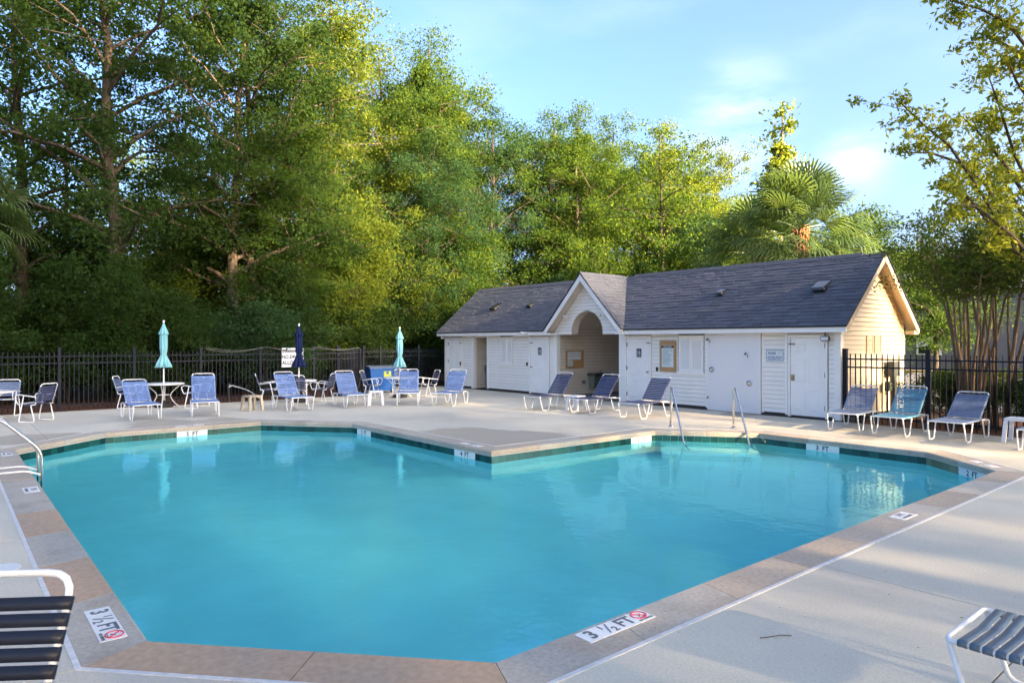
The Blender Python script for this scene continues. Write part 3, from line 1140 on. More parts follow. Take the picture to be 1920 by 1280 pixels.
# drip edges, fascia, soffits, rakes
for a, b in ((RL, UV0 + 0.02), (UV1 - 0.06, RR)):
    H(MB().box(a - 0.02, b + 0.02, EAVE_V - 0.045, EAVE_V - 0.012, EAVE_Z - 0.05, EAVE_Z - 0.012)).build('drip_edge', M['drip'], roof)
    H(MB().box(a, b, EAVE_V - 0.010, EAVE_V + 0.02, EAVE_Z - 0.17, EAVE_Z - 0.052)).build('fascia', M['trim'], house)
    H(MB().box(a, b - 0.01, EAVE_V + 0.021, V0 + 0.01, EAVE_Z - 0.17, EAVE_Z - 0.16)).build('soffit', M['warmglow'], house)


def rake(parent, m, x0, x1, y_of, pa, pb, w, t=0.0, name='rake_board'):
    pass


# portico rakes (front) with a soffit behind
for sg in (-1, 1):
    e0 = (PU + sg * (PHW + 0.02), EAVE_Z - 0.03)
    pk = (PU, PZ - 0.045)
    d = Vector((pk[0] - e0[0], pk[1] - e0[1])).normalized()
    nn = Vector((-d.y, d.x)) * (-1 if sg < 0 else 1)
    if nn.y > 0:
        nn = -nn
    w = 0.15
    q = [e0, pk, (pk[0], pk[1] - w / abs(nn.y)), (e0[0] + nn.x * w, e0[1] + nn.y * w)]
    H(MB().prism(q, PV + 0.0, PV + 0.028, f=lambda x, y, z: (x, z, y))).build('rake_board', M['trim'], house)
    q2 = [(e0[0], e0[1] - 0.028), (pk[0], pk[1] - 0.028), (pk[0], pk[1] - 0.04), (e0[0], e0[1] - 0.04)]
    H(MB().prism([(a, b - 0.02) for a, b in q2], PV + 0.029, V0 + 0.02, f=lambda x, y, z: (x, z, y))).build('soffit', M['warmglow'], house)
    # black drip line on the rake edge
    q3 = [(e0[0], e0[1] + 0.0), (pk[0], pk[1] + 0.0), (pk[0], pk[1] + 0.035), (e0[0] + sg * 0.01, e0[1] + 0.03)]
    H(MB().prism(q3, PV - 0.012, PV + 0.02, f=lambda x, y, z: (x, z, y))).build('drip_edge', M['drip'], roof)
    # eave return box
    H(MB().box(min(e0[0], e0[0] - sg * 0.3), max(e0[0], e0[0] - sg * 0.3), PV + 0.03, V0 - 0.005, EAVE_Z - 0.17, EAVE_Z - 0.1)).build('eave_return', M['trim'], house)
# right gable rakes and soffit
for sg, mm in ((-1, 'warmlit'), (1, 'warmlit')):
    ev_, ez = RIDGE_V + sg * (RIDGE_V - EAVE_V), EAVE_Z
    q = [(ev_, ez - 0.03), (RIDGE_V, RIDGE_Z - 0.03), (RIDGE_V, RIDGE_Z - 0.22), (ev_ - sg * 0.10, ez - 0.155), (ev_, ez - 0.155)]
    H(MB().prism(q, RR - 0.03, RR - 0.002, f=lambda x, y, z: (z, x, y))).build('rake_board', M[mm], house)
    q2 = [(ev_, ez - 0.06), (RIDGE_V, RIDGE_Z - 0.06), (RIDGE_V, RIDGE_Z - 0.075), (ev_, ez - 0.075)]
    H(MB().prism(q2, UR - 0.02, RR - 0.031, f=lambda x, y, z: (z, x, y))).build('soffit', M['warmlit'], house)
    q3 = [(ev_ + sg * 0.02, ez - 0.045), (RIDGE_V, RIDGE_Z - 0.012), (RIDGE_V, RIDGE_Z + 0.02), (ev_ + sg * 0.02, ez - 0.012)]
    H(MB().prism(q3, RR - 0.0015, RR + 0.022, f=lambda x, y, z: (z, x, y))).build('drip_edge', M['drip'], roof)
H(MB().box(UR + 0.018, RR - 0.031, V1 - 0.02, 2 * RIDGE_V - EAVE_V, EAVE_Z - 0.20, EAVE_Z - 0.10)).build('eave_return', M['warmlit'], house)
H(MB().box(UR - 0.06, UR + 0.028, V1 - 0.10, V1 + 0.02, 0.02, 2.15)).build('corner_post', M['trim'], house)
H(MB().box(UR - 0.05, UR + 0.030, V0 - 0.025, V0 + 0.07, 0.02, 2.2)).build('corner_post', M['trim'], house)

# roof vents
def roof_vent(u, v, w, h, d, label, m='vent_grey'):
    z = roof_z(v)
    mb = MB()
    vs = []
    mb.box(-w * 0.65, w * 0.65, -d * 0.7, d * 0.75, 0.012, 0.02, 1)
    mb.add([(-w / 2, -d / 2, 0.02), (w / 2, -d / 2, 0.02), (w / 2, d / 2, 0.02), (-w / 2, d / 2, 0.02), (-w / 2, -d / 2, h), (w / 2, -d / 2, h), (w / 2, d / 2, 0.03), (-w / 2, d / 2, 0.03)],
           [(0, 4, 7, 3), (1, 2, 6, 5), (2, 3, 7, 6)], 1)
    mb.box(-w / 2 - 0.01, w / 2 + 0.01, -d / 2 - 0.02, -d / 2 + 0.0, h * 0.45, h + 0.01, 0)
    mb.add([(-w / 2 - 0.01, -d / 2, h + 0.008), (w / 2 + 0.01, -d / 2, h + 0.008), (w / 2 + 0.01, d / 2, 0.04), (-w / 2 - 0.01, d / 2, 0.04)], [(0, 1, 2, 3)], 0)
    mb.build('roof_vent', [M[m], M['black_plastic']], roof, False, (u - HX, v - HY, z), (math.atan(SL), 0, 0))


roof_vent(-21.56, 17.2, 0.30, 0.11, 0.34, '', 'black_plastic')
roof_vent(-19.41, 17.2, 0.18, 0.12, 0.24, '', 'black_plastic')
roof_vent(-11.18, 17.25, 0.17, 0.13, 0.26, '')
roof_vent(-8.28, 17.25, 0.30, 0.13, 0.40, '')

# doors
def door(u0, u1, hinge_right, sign=False, gap=0.06, knob='knob'):
    d = H(MB().box(u0, u1, V0 - 0.012, V0 + 0.03, gap, 1.985)).build('door', M['door'], house)
    w = u1 - u0
    uc = (u0 + u1) / 2
    pn = MB()
    for cx in (u0 + w * 0.29, u1 - w * 0.29):
        for z0, z1 in ((0.20, 0.72), (0.90, 1.50), (1.64, 1.84)):
            hw = w * 0.155
            a = [(cx - hw, z0), (cx + hw, z0), (cx + hw, z1), (cx - hw, z1)]
            b = [(cx - hw + 0.03, z0 + 0.03), (cx + hw - 0.03, z0 + 0.03), (cx + hw - 0.03, z1 - 0.03), (cx - hw + 0.03, z1 - 0.03)]
            y0, y1 = V0 - 0.0125, V0 - 0.022
            pn = MB()
            c_ = [(cx - hw + 0.012, z0 + 0.012), (cx + hw - 0.012, z0 + 0.012), (cx + hw - 0.012, z1 - 0.012), (cx - hw + 0.012, z1 - 0.012)]
            vs = [(x, y0, z) for x, z in a] + [(x, y1, z) for x, z in c_] + [(x, y1 + 0.006, z) for x, z in b]
            fs = [(k, (k + 1) % 4, (k + 1) % 4 + 4, k + 4) for k in range(4)] + [(4 + k, 4 + (k + 1) % 4, 8 + (k + 1) % 4, 8 + k) for k in range(4)] + [(8, 9, 10, 11)]
            H(pn.add(vs, fs)).build('door_panel', M['door'], d)
    hu = u1 - 0.005 if hinge_right else u0 + 0.005
    for z in (0.22, 1.02, 1.74):
        H(MB().box(hu - 0.014, hu + 0.014, V0 - 0.026, V0 - 0.013, z, z + 0.12)).build('hinge', M['black_plastic'], d)
    ku = u0 + 0.07 if hinge_right else u1 - 0.07
    if knob == 'knob':
        k = MB()
        k.tube([(ku, V0 - 0.013, 0.98), (ku, V0 - 0.05, 0.98), (ku, V0 - 0.055, 0.98), (ku, V0 - 0.085, 0.98)], [0.02, 0.015, 0.03, 0.024], 8)
        H(k).build('door_knob', M['chrome'], d, True)
    else:
        H(MB().box(ku - 0.05, ku + 0.03, V0 - 0.03, V0 - 0.013, 0.92, 1.07)).build('lock_plate', M['brass'], d)
        k = MB().tube([(ku, V0 - 0.03, 1.0), (ku, V0 - 0.07, 1.0)], 0.02, 8)
        H(k).build('door_knob', M['brass'], d)
    lu = u0 - 0.05 if hinge_right else u1 - 0.12
    k = MB().box(lu, lu + 0.17, V0 - 0.05, V0 - 0.013 if True else 0, 1.82 if not sign else 1.84, 1.85 if not sign else 1.865)
    H(k).build('door_closer', M['vent_grey'], d)
    fr_ = MB()
    fr_.box(u0 - 0.055, u0 - 0.006, V0 - 0.05, V0 + 0.05, 0.03, 1.989)
    fr_.box(u1 + 0.006, u1 + 0.055, V0 - 0.05, V0 + 0.05, 0.03, 1.989)
    fr_.box(u0 - 0.055, u1 + 0.055, V0 - 0.056, V0 + 0.05, 1.99, 2.06)
    H(fr_).build('door_frame', M['trim'], house)
    if sign:
        su = uc + (0.02 if hinge_right else 0.03)
        t = thing('restroom_sign', 'dark blue restroom plaque on the %s' % ('door left of the breezeway' if u0 < -16 else 'door right of the breezeway'), 'sign', (su, V0 - 0.0235, 1.42), 0, 'restroom plaques on the doors')
        MB().box(-0.09, 0.09, 0, 0.008, 0, 0.26).build('plate', M['strap_black'], t)
        fg = MB()
        for q, skirt in ((-0.035, False), (0.035, True)):
            fg.lathe([(0.0, 0.0), (0.013, 0.005), (0.013, 0.015), (0.0, 0.02)], 8)
            fg.v = fg.v
            fg.box(q - 0.014, q + 0.014, -0.002, 0.0, 0.12, 0.19)
            fg.box(q - (0.022 if skirt else 0.014), q + (0.022 if skirt else 0.014), -0.002, 0.0, 0.10, 0.13)
            fg.box(q - 0.012, q - 0.002, -0.002, 0.0, 0.06, 0.10)
            fg.box(q + 0.002, q + 0.012, -0.002, 0.0, 0.06, 0.10)
            fg.box(q - 0.01, q + 0.01, -0.002, 0.0, 0.20, 0.225)
        fg2 = MB()
        for v_, f_ in ():
            pass
        fg.v = [p for p in fg.v]
        fgx = MB()
        for q, skirt in ((-0.035, False), (0.035, True)):
            fgx.box(q - 0.016, q + 0.016, -0.002, 0.0, 0.12, 0.19)
            if skirt:
                fgx.box(q - 0.026, q + 0.026, -0.002, 0.0, 0.10, 0.128)
            fgx.box(q - 0.013, q - 0.002, -0.002, 0.0, 0.06, 0.118)
            fgx.box(q + 0.002, q + 0.013, -0.002, 0.0, 0.06, 0.118)
            fgx.box(q - 0.011, q + 0.011, -0.002, 0.0, 0.197, 0.222)
        fgx.build('pictogram', M['paper'], t)
        text('RESTROOM', 0.03, M['paper'], t, (0, -0.001, 0.03), (R(90), 0, 0))
    return d


door(-23.74, -22.78, False, knob='plate')
door(-18.51, -17.58, True, sign=True)
door(-14.0, -13.09, False, sign=True)
door(-8.66, -7.78, True, knob='plate')
# small card readers beside doors
for i, (u, z, lab) in enumerate(((-18.70, 1.02, 'small black card reader left of the first restroom door'), (-12.82, 1.02, 'small black card reader right of the second restroom door'))):
    t = thing('card_reader', lab, 'card reader', (u, V0 - 0.019, z), 0)
    MB().box(-0.035, 0.035, -0.03, 0.0, 0, 0.12, b=0.006).build('housing', M['black_plastic'], t)

# louvred shutters
def shutter(u0, u1, z0, z1):
    w = H(MB().box(u0, u1, V0 - 0.006, V0 + 0.019, z0, z1)).build('shutter_window', M['trim'], house)
    f_ = MB()
    f_.box(u0 - 0.05, u1 + 0.05, V0 - 0.06, V0 - 0.0065, z0 - 0.07, z0)
    f_.box(u0 - 0.03, u1 + 0.03, V0 - 0.035, V0 - 0.0065, z1, z1 + 0.03)
    H(f_).build('sill', M['trim'], w)
    um = (u0 + u1) / 2
    for a, b in ((u0, um - 0.004), (um + 0.004, u1)):
        lf = MB()
        s_ = 0.055
        lf.box(a, a + s_, V0 - 0.034, V0 - 0.0065, z0 + 0.004, z1)
        lf.box(b - s_, b, V0 - 0.034, V0 - 0.0065, z0 + 0.004, z1)
        lf.box(a + s_, b - s_, V0 - 0.034, V0 - 0.0065, z0 + 0.004, z0 + 0.08)
        lf.box(a + s_, b - s_, V0 - 0.034, V0 - 0.0065, z1 - 0.07, z1)
        H(lf).build('shutter_leaf', M['trim'], w)
        k = int((z1 - z0 - 0.15) / 0.045)
        for q in range(k):
            z_ = z0 + 0.085 + q * 0.045
            H(MB().add([(a + s_, V0 - 0.030, z_), (b - s_, V0 - 0.030, z_), (b - s_, V0 - 0.008, z_ + 0.040), (a + s_, V0 - 0.008, z_ + 0.040), (a + s_, V0 - 0.024, z_), (b - s_, V0 - 0.024, z_)],
                       [(0, 1, 2, 3), (0, 4, 5, 1), (4, 3, 2, 5)])).build('slat', M['trim'], w)


shutter(-20.26, -19.53, 1.06, 2.04)
shutter(-12.04, -11.22, 1.04, 2.04)
# gable louvre on the cream end
lv = MB()
for a, b in ((17.80, 18.20), (18.27, 18.67)):
    lv.box(UR + 0.017, UR + 0.04, a, a + 0.04, 1.60, 2.04)
    lv.box(UR + 0.017, UR + 0.04, b - 0.04, b, 1.60, 2.04)
    for q in range(8):
        lv.box(UR + 0.017, UR + 0.034, a + 0.04, b - 0.04, 1.61 + q * 0.054, 1.61 + q * 0.054 + 0.032)
H(lv).build('louvre', M['warmlit'], house)

# things fixed to the house
t = thing('outdoor_shower', 'tall flat white shower wall panel with two heads and valves', 'shower', (-10.25, V0 - 0.02, 0))
MB().box(-0.80, 0.80, -0.05, 0.0, 0.012, 2.14).build('backboard', M['plastic_white'], t)
for u, z in ((-0.72, 1.96), (0.44, 1.58)):
    MB().tube(fillet([(u, -0.05, z - 0.10), (u, -0.10, z), (u + 0.02, -0.20, z + 0.03)], 0.04), 0.010, 6).tube([(u + 0.02, -0.20, z + 0.03), (u + 0.025, -0.235, z - 0.02)], [0.018, 0.034], 8).build('shower_head', M['vent_grey'], t, True)
for u, z in ((-0.66, 1.13), (0.48, 0.80)):
    k = MB().tube([(u, -0.05, z), (u, -0.062, z), (u, -0.066, z)], [0.085, 0.08, 0.05], 16).build('valve_plate', M['chrome'], t, True)
    MB().tube([(u, -0.066, z), (u, -0.09, z)], 0.028, 10).build('valve_button', M['tube'], k)
MB().tube([(-0.76, -0.05, 0.37), (-0.76, -0.12, 0.36), (-0.73, -0.16, 0.33)], 0.016, 6).build('foot_tap', M['vent_grey'], t)

t = thing('notice_case', 'oak framed pool rules poster beside the louvred shutter', 'notice board', (-12.42, V0 - 0.02, 1.02))
MB().box(-0.29, 0.29, -0.03, 0.0, 0, 0.90).build('frame', M['oak'], t)
MB().box(-0.21, 0.21, -0.034, -0.0305, 0.13, 0.77).build('poster', M['poster'], t)
MB().box(-0.215, 0.215, -0.037, -0.0345, 0.69, 0.76).build('title_bar', M['black_ink'], t)
text('POOL RULES', 0.05, M['paper'], t, (0, -0.0385, 0.726), (R(90), 0, 0))
ln = MB()
rl = random.Random(2)
for k in range(14):
    ln.box(-0.18, -0.18 + 0.36 * (0.6 + 0.4 * rl.random()), -0.0355, -0.0345, 0.64 - k * 0.034, 0.648 - k * 0.034)
ln.build('print', M['bin_lid'], t)

t = thing('shower_sign', 'white sign with blue border reading PLEASE left of the last door', 'sign', (-9.08, V0 - 0.02, 1.39))
MB().box(-0.23, 0.23, -0.008, 0.0, 0, 0.29).build('plate', M['paper'], t)
bd = MB()
bd.box(-0.23, 0.23, -0.011, -0.0085, 0, 0.012).box(-0.23, 0.23, -0.011, -0.0085, 0.278, 0.29).box(-0.23, -0.218, -0.011, -0.0085, 0.0125, 0.2775).box(0.218, 0.23, -0.011, -0.0085, 0.0125, 0.2775)
bd.build('border', M['strap_teal'], t)
text('PLEASE', 0.085, M['blue_ink'], t, (-0.075, -0.0095, 0.205), (R(90), 0, 0), 0.8)
text('SHOWER BEFORE', 0.052, M['blue_ink'], t, (0, -0.0095, 0.11), (R(90), 0, 0), 0.95)
text('ENTERING POOL', 0.052, M['blue_ink'], t, (0, -0.0095, 0.055), (R(90), 0, 0), 0.95)
MB().tube([(0.09, -0.0095, 0.19), (0.13, -0.0095, 0.235), (0.19, -0.0095, 0.23)], 0.004, 4).build('shower_drawing', M['strap_teal'], t)

t = thing('cork_board', 'cork notice board with pinned papers in the breezeway', 'notice board', (-17.12 + 0.005, 17.215, 0.98))
MB().box(0, 0.022, -0.44, 0.44, 0, 0.60).build('board', M['cork'], t)
fr_ = MB().box(0.0225, 0.03, -0.44, 0.44, 0, 0.03).box(0.0225, 0.03, -0.44, 0.44, 0.57, 0.60).box(0.0225, 0.03, -0.44, -0.41, 0.031, 0.569).box(0.0225, 0.03, 0.41, 0.44, 0.031, 0.569)
fr_.build('frame', M['oak'], t)
for y0, y1, z0, z1, m in ((-0.36, -0.15, 0.27, 0.55, 'paper'), (-0.13, 0.10, 0.28, 0.56, 'paper'), (0.11, 0.30, 0.28, 0.56, 'paper'), (-0.36, -0.10, 0.05, 0.25, 'poster')):
    pp = MB().box(0.0225, 0.026, y0, y1, z0, z1).build('notice', M[m], t)
    q = MB()
    for k in range(5):
        q.box(0.0262, 0.0272, y0 + 0.03, y1 - 0.04, z1 - 0.05 - k * 0.035, z1 - 0.043 - k * 0.035)
    q.build('print', M['bin_lid'], pp)
t = thing('drinking_fountain', 'grey green wall drinking fountain in the breezeway', 'drinking fountain', (-17.12 + 0.003, 18.27, 0))
MB().add([(0, -0.30, 0.22), (0.20, -0.26, 0.24), (0.20, 0.26, 0.24), (0, 0.30, 0.22), (0, -0.36, 0.66), (0.30, -0.34, 0.66), (0.30, 0.34, 0.66), (0, 0.36, 0.66)],
         [(0, 1, 2, 3), (0, 4, 5, 1), (1, 5, 6, 2), (2, 6, 7, 3), (4, 7, 6, 5)]).build('cabinet', M['sage'], t)
MB().box(0, 0.42, -0.42, 0.42, 0.661, 0.77, b=0.015).build('basin', M['sage_dark'], t)
MB().tube(fillet([(0.06, 0.22, 0.77), (0.06, 0.22, 0.84), (0.14, 0.20, 0.86)], 0.03), 0.012, 6).build('spout', M['chrome'], t)
t = thing('outlet_box', 'small grey outlet box left of the drinking fountain', 'outlet', (-17.12 + 0.003, 17.66, 0.40))
MB().box(0, 0.06, -0.07, 0.07, 0, 0.11, b=0.008).build('cover', M['vent_grey'], t)

t = thing('wall_clock', 'round white wall clock below the right portico rake', 'clock', (-14.36, V0 - 0.018, 2.46))
MB().tube([(0, 0, 0), (0, -0.03, 0), (0, -0.034, 0)], [0.165, 0.165, 0.15], 24).build('case', M['vent_grey'], t, True)
MB().tube([(0, -0.0345, 0), (0, -0.037, 0)], [0.142, 0.142], 24).build('dial', M['paper'], t)
MB().tube([(0, -0.040, 0), (0.02, -0.040, 0.08)], 0.006, 4).tube([(0, -0.040, 0), (0.045, -0.040, -0.10)], 0.004, 4).build('hands', M['black_ink'], t)
mk = MB()
for k in range(12):
    a = k * math.pi / 6
    mk.tube([(0.115 * math.sin(a), -0.0385, 0.115 * math.cos(a)), (0.132 * math.sin(a), -0.0385, 0.132 * math.cos(a))], 0.004, 4)
mk.build('hour_marks', M['black_ink'], t)


def camera_thing(u, v, z, rz, label):
    t = thing('security_camera', label, 'security camera', (u, v, z), rz, 'security cameras on the pool house')
    MB().tube([(0, 0, 0), (0, -0.03, 0)], 0.055, 10).tube([(0, -0.03, 0), (0.0, -0.10, -0.01)], 0.02, 6).build('bracket', M['tube'], t)
    MB().tube([(0.03, -0.05, -0.02), (-0.03, -0.16, -0.01), (-0.085, -0.26, 0.0)], [0.035, 0.042, 0.042], 10).build('housing', M['tube'], t, True)
    MB().tube([(-0.0855, -0.261, 0.0), (-0.09, -0.268, 0.0)], [0.036, 0.036], 10).build('lens', M['black_plastic'], t)


camera_thing(-16.52, V0 - 0.018, 2.74, 0, 'white security camera left of the arch')
camera_thing(-14.78, V0 - 0.018, 2.73, 0, 'white security camera above the wall clock')
camera_thing(-18.3, EAVE_V - 0.012, 2.21, 0, 'white security camera on the eave left of the portico')
camera_thing(-23.9, V0 - 0.03, 2.06, R(20), 'white security camera at the far left corner under the eave')
t = thing('flood_light', 'black framed flood light under the right eave', 'light', (-7.72, V0 - 0.16, EAVE_Z - 0.172))
MB().tube([(0, 0, 0), (0, 0, -0.09)], 0.014, 6).build('stem', M['black_plastic'], t)
MB().box(-0.115, 0.115, -0.03, 0.03, -0.21, -0.085, b=0.02).build('housing', M['black_plastic'], t)
MB().box(-0.09, 0.09, -0.036, -0.031, -0.19, -0.105).build('lens', M['paper'], t)

# utility pole box by the gable
t = thing('utility_pedestal', 'dark utility riser with boxes against the cream gable wall', 'utility box', (UR + 0.16, 19.1, 0))
MB().box(-0.06, 0.06, -0.07, 0.07, -0.02, 1.35).build('riser', M['util'], t)
MB().box(-0.09, 0.09, -0.20, 0.20, 1.0, 1.38, b=0.01).build('meter_box', M['util'], t)
MB().box(-0.06, 0.06, -0.42, -0.22, 0.62, 0.86, b=0.01).build('junction_box', M['util'], t)

# bin in the alcove
t = thing('trash_can', 'dark teal dome top trash can in the left alcove', 'trash can', (-21.32, 16.78, 0.0))
MB().lathe([(0.21, 0.02), (0.25, 0.70), (0.27, 0.72), (0.27, 0.80)], 20).build('body', M['bin_teal'], t, True)
MB().lathe([(0.275, 0.801), (0.275, 0.86), (0.25, 0.95), (0.17, 1.0), (0.05, 1.01)], 20).build('lid', M['bin_teal'], t, True)

# ------------------------------------------------------------------ fences
PICK = {}


def fence(name, label, p0, p1, posts, h_post, h_top, cat='fence', first=True, pw=0.075, cap=True):
    p0, p1 = Vector(p0), Vector(p1)
    L_ = (p1 - p0).length
    d = (p1 - p0) / L_
    t = thing(name, label, cat, (p0.x, p0.y, -0.05), math.atan2(d.y, d.x), 'black metal pool fences')
    key = ('post', h_post, pw)
    if key not in PICK:
        PICK[key] = MB().box(-pw / 2, pw / 2, -pw / 2, pw / 2, 0, h_post).box(-pw / 2 - 0.008, pw / 2 + 0.008, -pw / 2 - 0.008, pw / 2 + 0.008, h_post, h_post + 0.03).mesh('post', M['fence'])
        PICK[('picket', h_top)] = MB().box(-0.0105, 0.0105, -0.0105, 0.0105, 0.06, h_top).mesh('picket', M['fence'])
    for a in posts:
        link('post', PICK[key], t, (a, 0, 0))
    for a, b in zip(posts, posts[1:]):
        for z in (0.18, h_top - 0.33, h_top - 0.14):
            MB().box(a + pw / 2 + 0.001, b - pw / 2 - 0.001, -0.018, 0.018, z, z + 0.035).build('rail', M['fence'], t)
        k = round((b - a) / 0.115)
        for q in range(1, k):
            link('picket', PICK[('picket', h_top)], t, (a + (b - a) * q / k, 0, 0))
    return t


fence('metal_fence', 'long black picket fence behind the loungers left of the blue bin', (-22.42, -3.0), (-22.42, 11.70), [i * 1.8375 for i in range(9)], 1.76, 1.66)
fence('metal_fence', 'short black picket return beside the blue bin', (-22.38, 11.72), (-24.5, 11.72), [0, 2.1], 1.76, 1.66)
fence('metal_fence', 'black picket fence behind the blue bin ending at the pool house', (-24.52, 11.8), (-24.52, 17.2), [0, 1.8, 3.6, 5.4], 1.76, 1.66)
fence('metal_fence', 'black picket fence right of the cream gable behind the loungers', (-7.36, 16.5), (8, 16.5), [0, 1.78, 3.6, 5.43, 7.26, 9.1, 10.93], 1.75, 1.66, pw=0.09)

# cable draped along the fence top
t = MB()
pts = []
xs = [6.31, 8.2, 10.0, 11.7]
for a, b in zip(xs, xs[1:]):
    for k in range(9):
        q = k / 9
        pts.append((-22.36, a + (b - a) * q, 1.72 - 0.11 * math.sin(math.pi * q)))
pts.append((-22.36, 11.64, 1.62))
t.tube(pts, 0.009, 5)
t.tube([(x + 0.03, y, z - 0.03 - 0.03 * math.sin(y * 2.1)) for x, y, z in pts], 0.010, 5)
t.tube([(-22.34, 11.6, 1.6), (-22.33, 11.62, 0.7), (-22.3, 11.5, 0.25), (-22.2, 11.2, 0.02)], 0.012, 5)
tag(t.build('cable', M['util']), 'grey cable looped along the top of the left fence', 'cable')
# sign on the fence
t = thing('warning_sign', 'white SHALLOW WATER NO DIVING sign on the fence behind the navy umbrella', 'sign', (-22.375, 9.10, 1.04), R(90))
MB().box(-0.38, 0.38, -0.012, 0.0, 0, 0.64, b=0.004).build('plate', M['paper'], t)
for s_, z_, sz in (('SHALLOW WATER', 0.52, 0.105), ('NO DIVING', 0.34, 0.155), ('ALLOWED', 0.14, 0.165)):
    text(s_, sz, M['black_ink'], t, (0.0, -0.0135, z_), (R(90), 0, 0), 0.82 if s_.startswith('SH') else 0.93)
# hose tap
t = thing('hose_tap', 'low grey standpipe with a white hose by the fence', 'hose', (-22.05, 6.92, -0.03))
MB().tube([(0, 0, 0), (0, 0, 0.62)], 0.018, 6).build('pipe', M['util'], t)
MB().tube(fillet([(0, 0, 0.55), (0.10, 0.06, 0.56), (0.35, 0.5, 0.40), (0.5, 0.8, 0.12), (0.55, 0.9, 0.05)], 0.2, 5), 0.011, 6).build('hose', M['tube'], t)
MB().tube([(0.0, 0, 0.5), (0.09, 0.03, 0.55)], 0.022, 6).build('valve', M['tube'], t)

# blue bin
t = thing('recycling_bin', 'big blue rolling bin with a grey lid behind the fence post', 'bin', (-22.75, 12.62, 0), R(-8))
bw, bd_, bh = 0.54, 0.42, 0.92
MB().add([(-bd_ + 0.08, -bw + 0.10, 0.08), (bd_ - 0.06, -bw + 0.10, 0.08), (bd_ - 0.06, bw - 0.10, 0.08), (-bd_ + 0.08, bw - 0.10, 0.08), (-bd_, -bw, bh), (bd_, -bw, bh), (bd_, bw, bh), (-bd_, bw, bh)],
         [(3, 2, 1, 0), (0, 1, 5, 4), (1, 2, 6, 5), (2, 3, 7, 6), (3, 0, 4, 7), (4, 5, 6, 7)]).build('body', M['bin_blue'], t)
MB().box(-bd_ - 0.02, bd_ + 0.03, -bw - 0.03, bw + 0.03, bh - 0.05, bh - 0.002).build('rim', M['bin_blue'], t)
MB().prism([(-bd_ - 0.03, bh), (bd_ + 0.06, bh), (bd_ + 0.04, bh + 0.035), (0, bh + 0.09), (-bd_ - 0.03, bh + 0.07)], -bw - 0.04, bw + 0.04, f=lambda x, y, z: (x, z, y)).build('lid', M['bin_lid'], t)
lb = MB().box(bd_ - 0.02, bd_ + 0.0, -0.02, 0.26, 0.58, 0.80).build('label', M['yellow'], t)
MB().box(bd_ + 0.0005, bd_ + 0.002, 0.07, 0.17, 0.70, 0.78).build('emblem', M['bin_blue'], lb)
for y in (-0.36, 0.36):
    MB().tube([(bd_ - 0.20, y - 0.03, 0.075), (bd_ - 0.20, y + 0.03, 0.075)], 0.075, 10).build('wheel', M['black_plastic'], t)

# ------------------------------------------------------------------ furniture
TR = 0.0135


def strap_mesh(name, half, m, width=0.044, sag=0.014):
    """a vinyl strap lying across two rails at y = +-half and wrapped round them"""
    r = TR + 0.002
    prof_ = [(half - 0.012, -r), (half + r * 0.8, -r * 0.7), (half + r, 0.002), (half + r * 0.6, r * 0.9), (half - 0.03, r * 0.85)]
    path = prof_ + [(0.0, r * 0.8 - sag)] + [(-a, b) for a, b in reversed(prof_)]
    th = 0.0028
    vs, fs = [], []
    k = len(path)
    for i, (y, z) in enumerate(path):
        p0, p1 = path[max(0, i - 1)], path[min(k - 1, i + 1)]
        ty, tz = p1[0] - p0[0], p1[1] - p0[1]
        l = math.hypot(ty, tz) or 1
        ny, nz_ = tz / l, -ty / l
        for x in (-width / 2, width / 2):
            vs.append((x, y + ny * th * 0, z + nz_ * 0))
            vs.append((x, y + ny * th, z + nz_ * th))
    for i in range(k - 1):
        a, b = i * 4, i * 4 + 4
        fs += [(a, a + 2, b + 2, b), (a + 1, b + 1, b + 3, a + 3), (a, b, b + 1, a + 1), (a + 2, a + 3, b + 3, b + 2)]
    fs += [(0, 1, 3, 2), (k * 4 - 4, k * 4 - 2, k * 4 - 1, k * 4 - 3)]
    me = MB().add(vs, fs).mesh(name, m, True)
    return me


HALF = 0.305
LH = 0.375         # rail height
HINGE = -0.22
STRAP = strap_mesh('strap', HALF, M['strap_blue'])
STRAP_B = strap_mesh('strap', HALF - 0.03, M['strap_blue'])


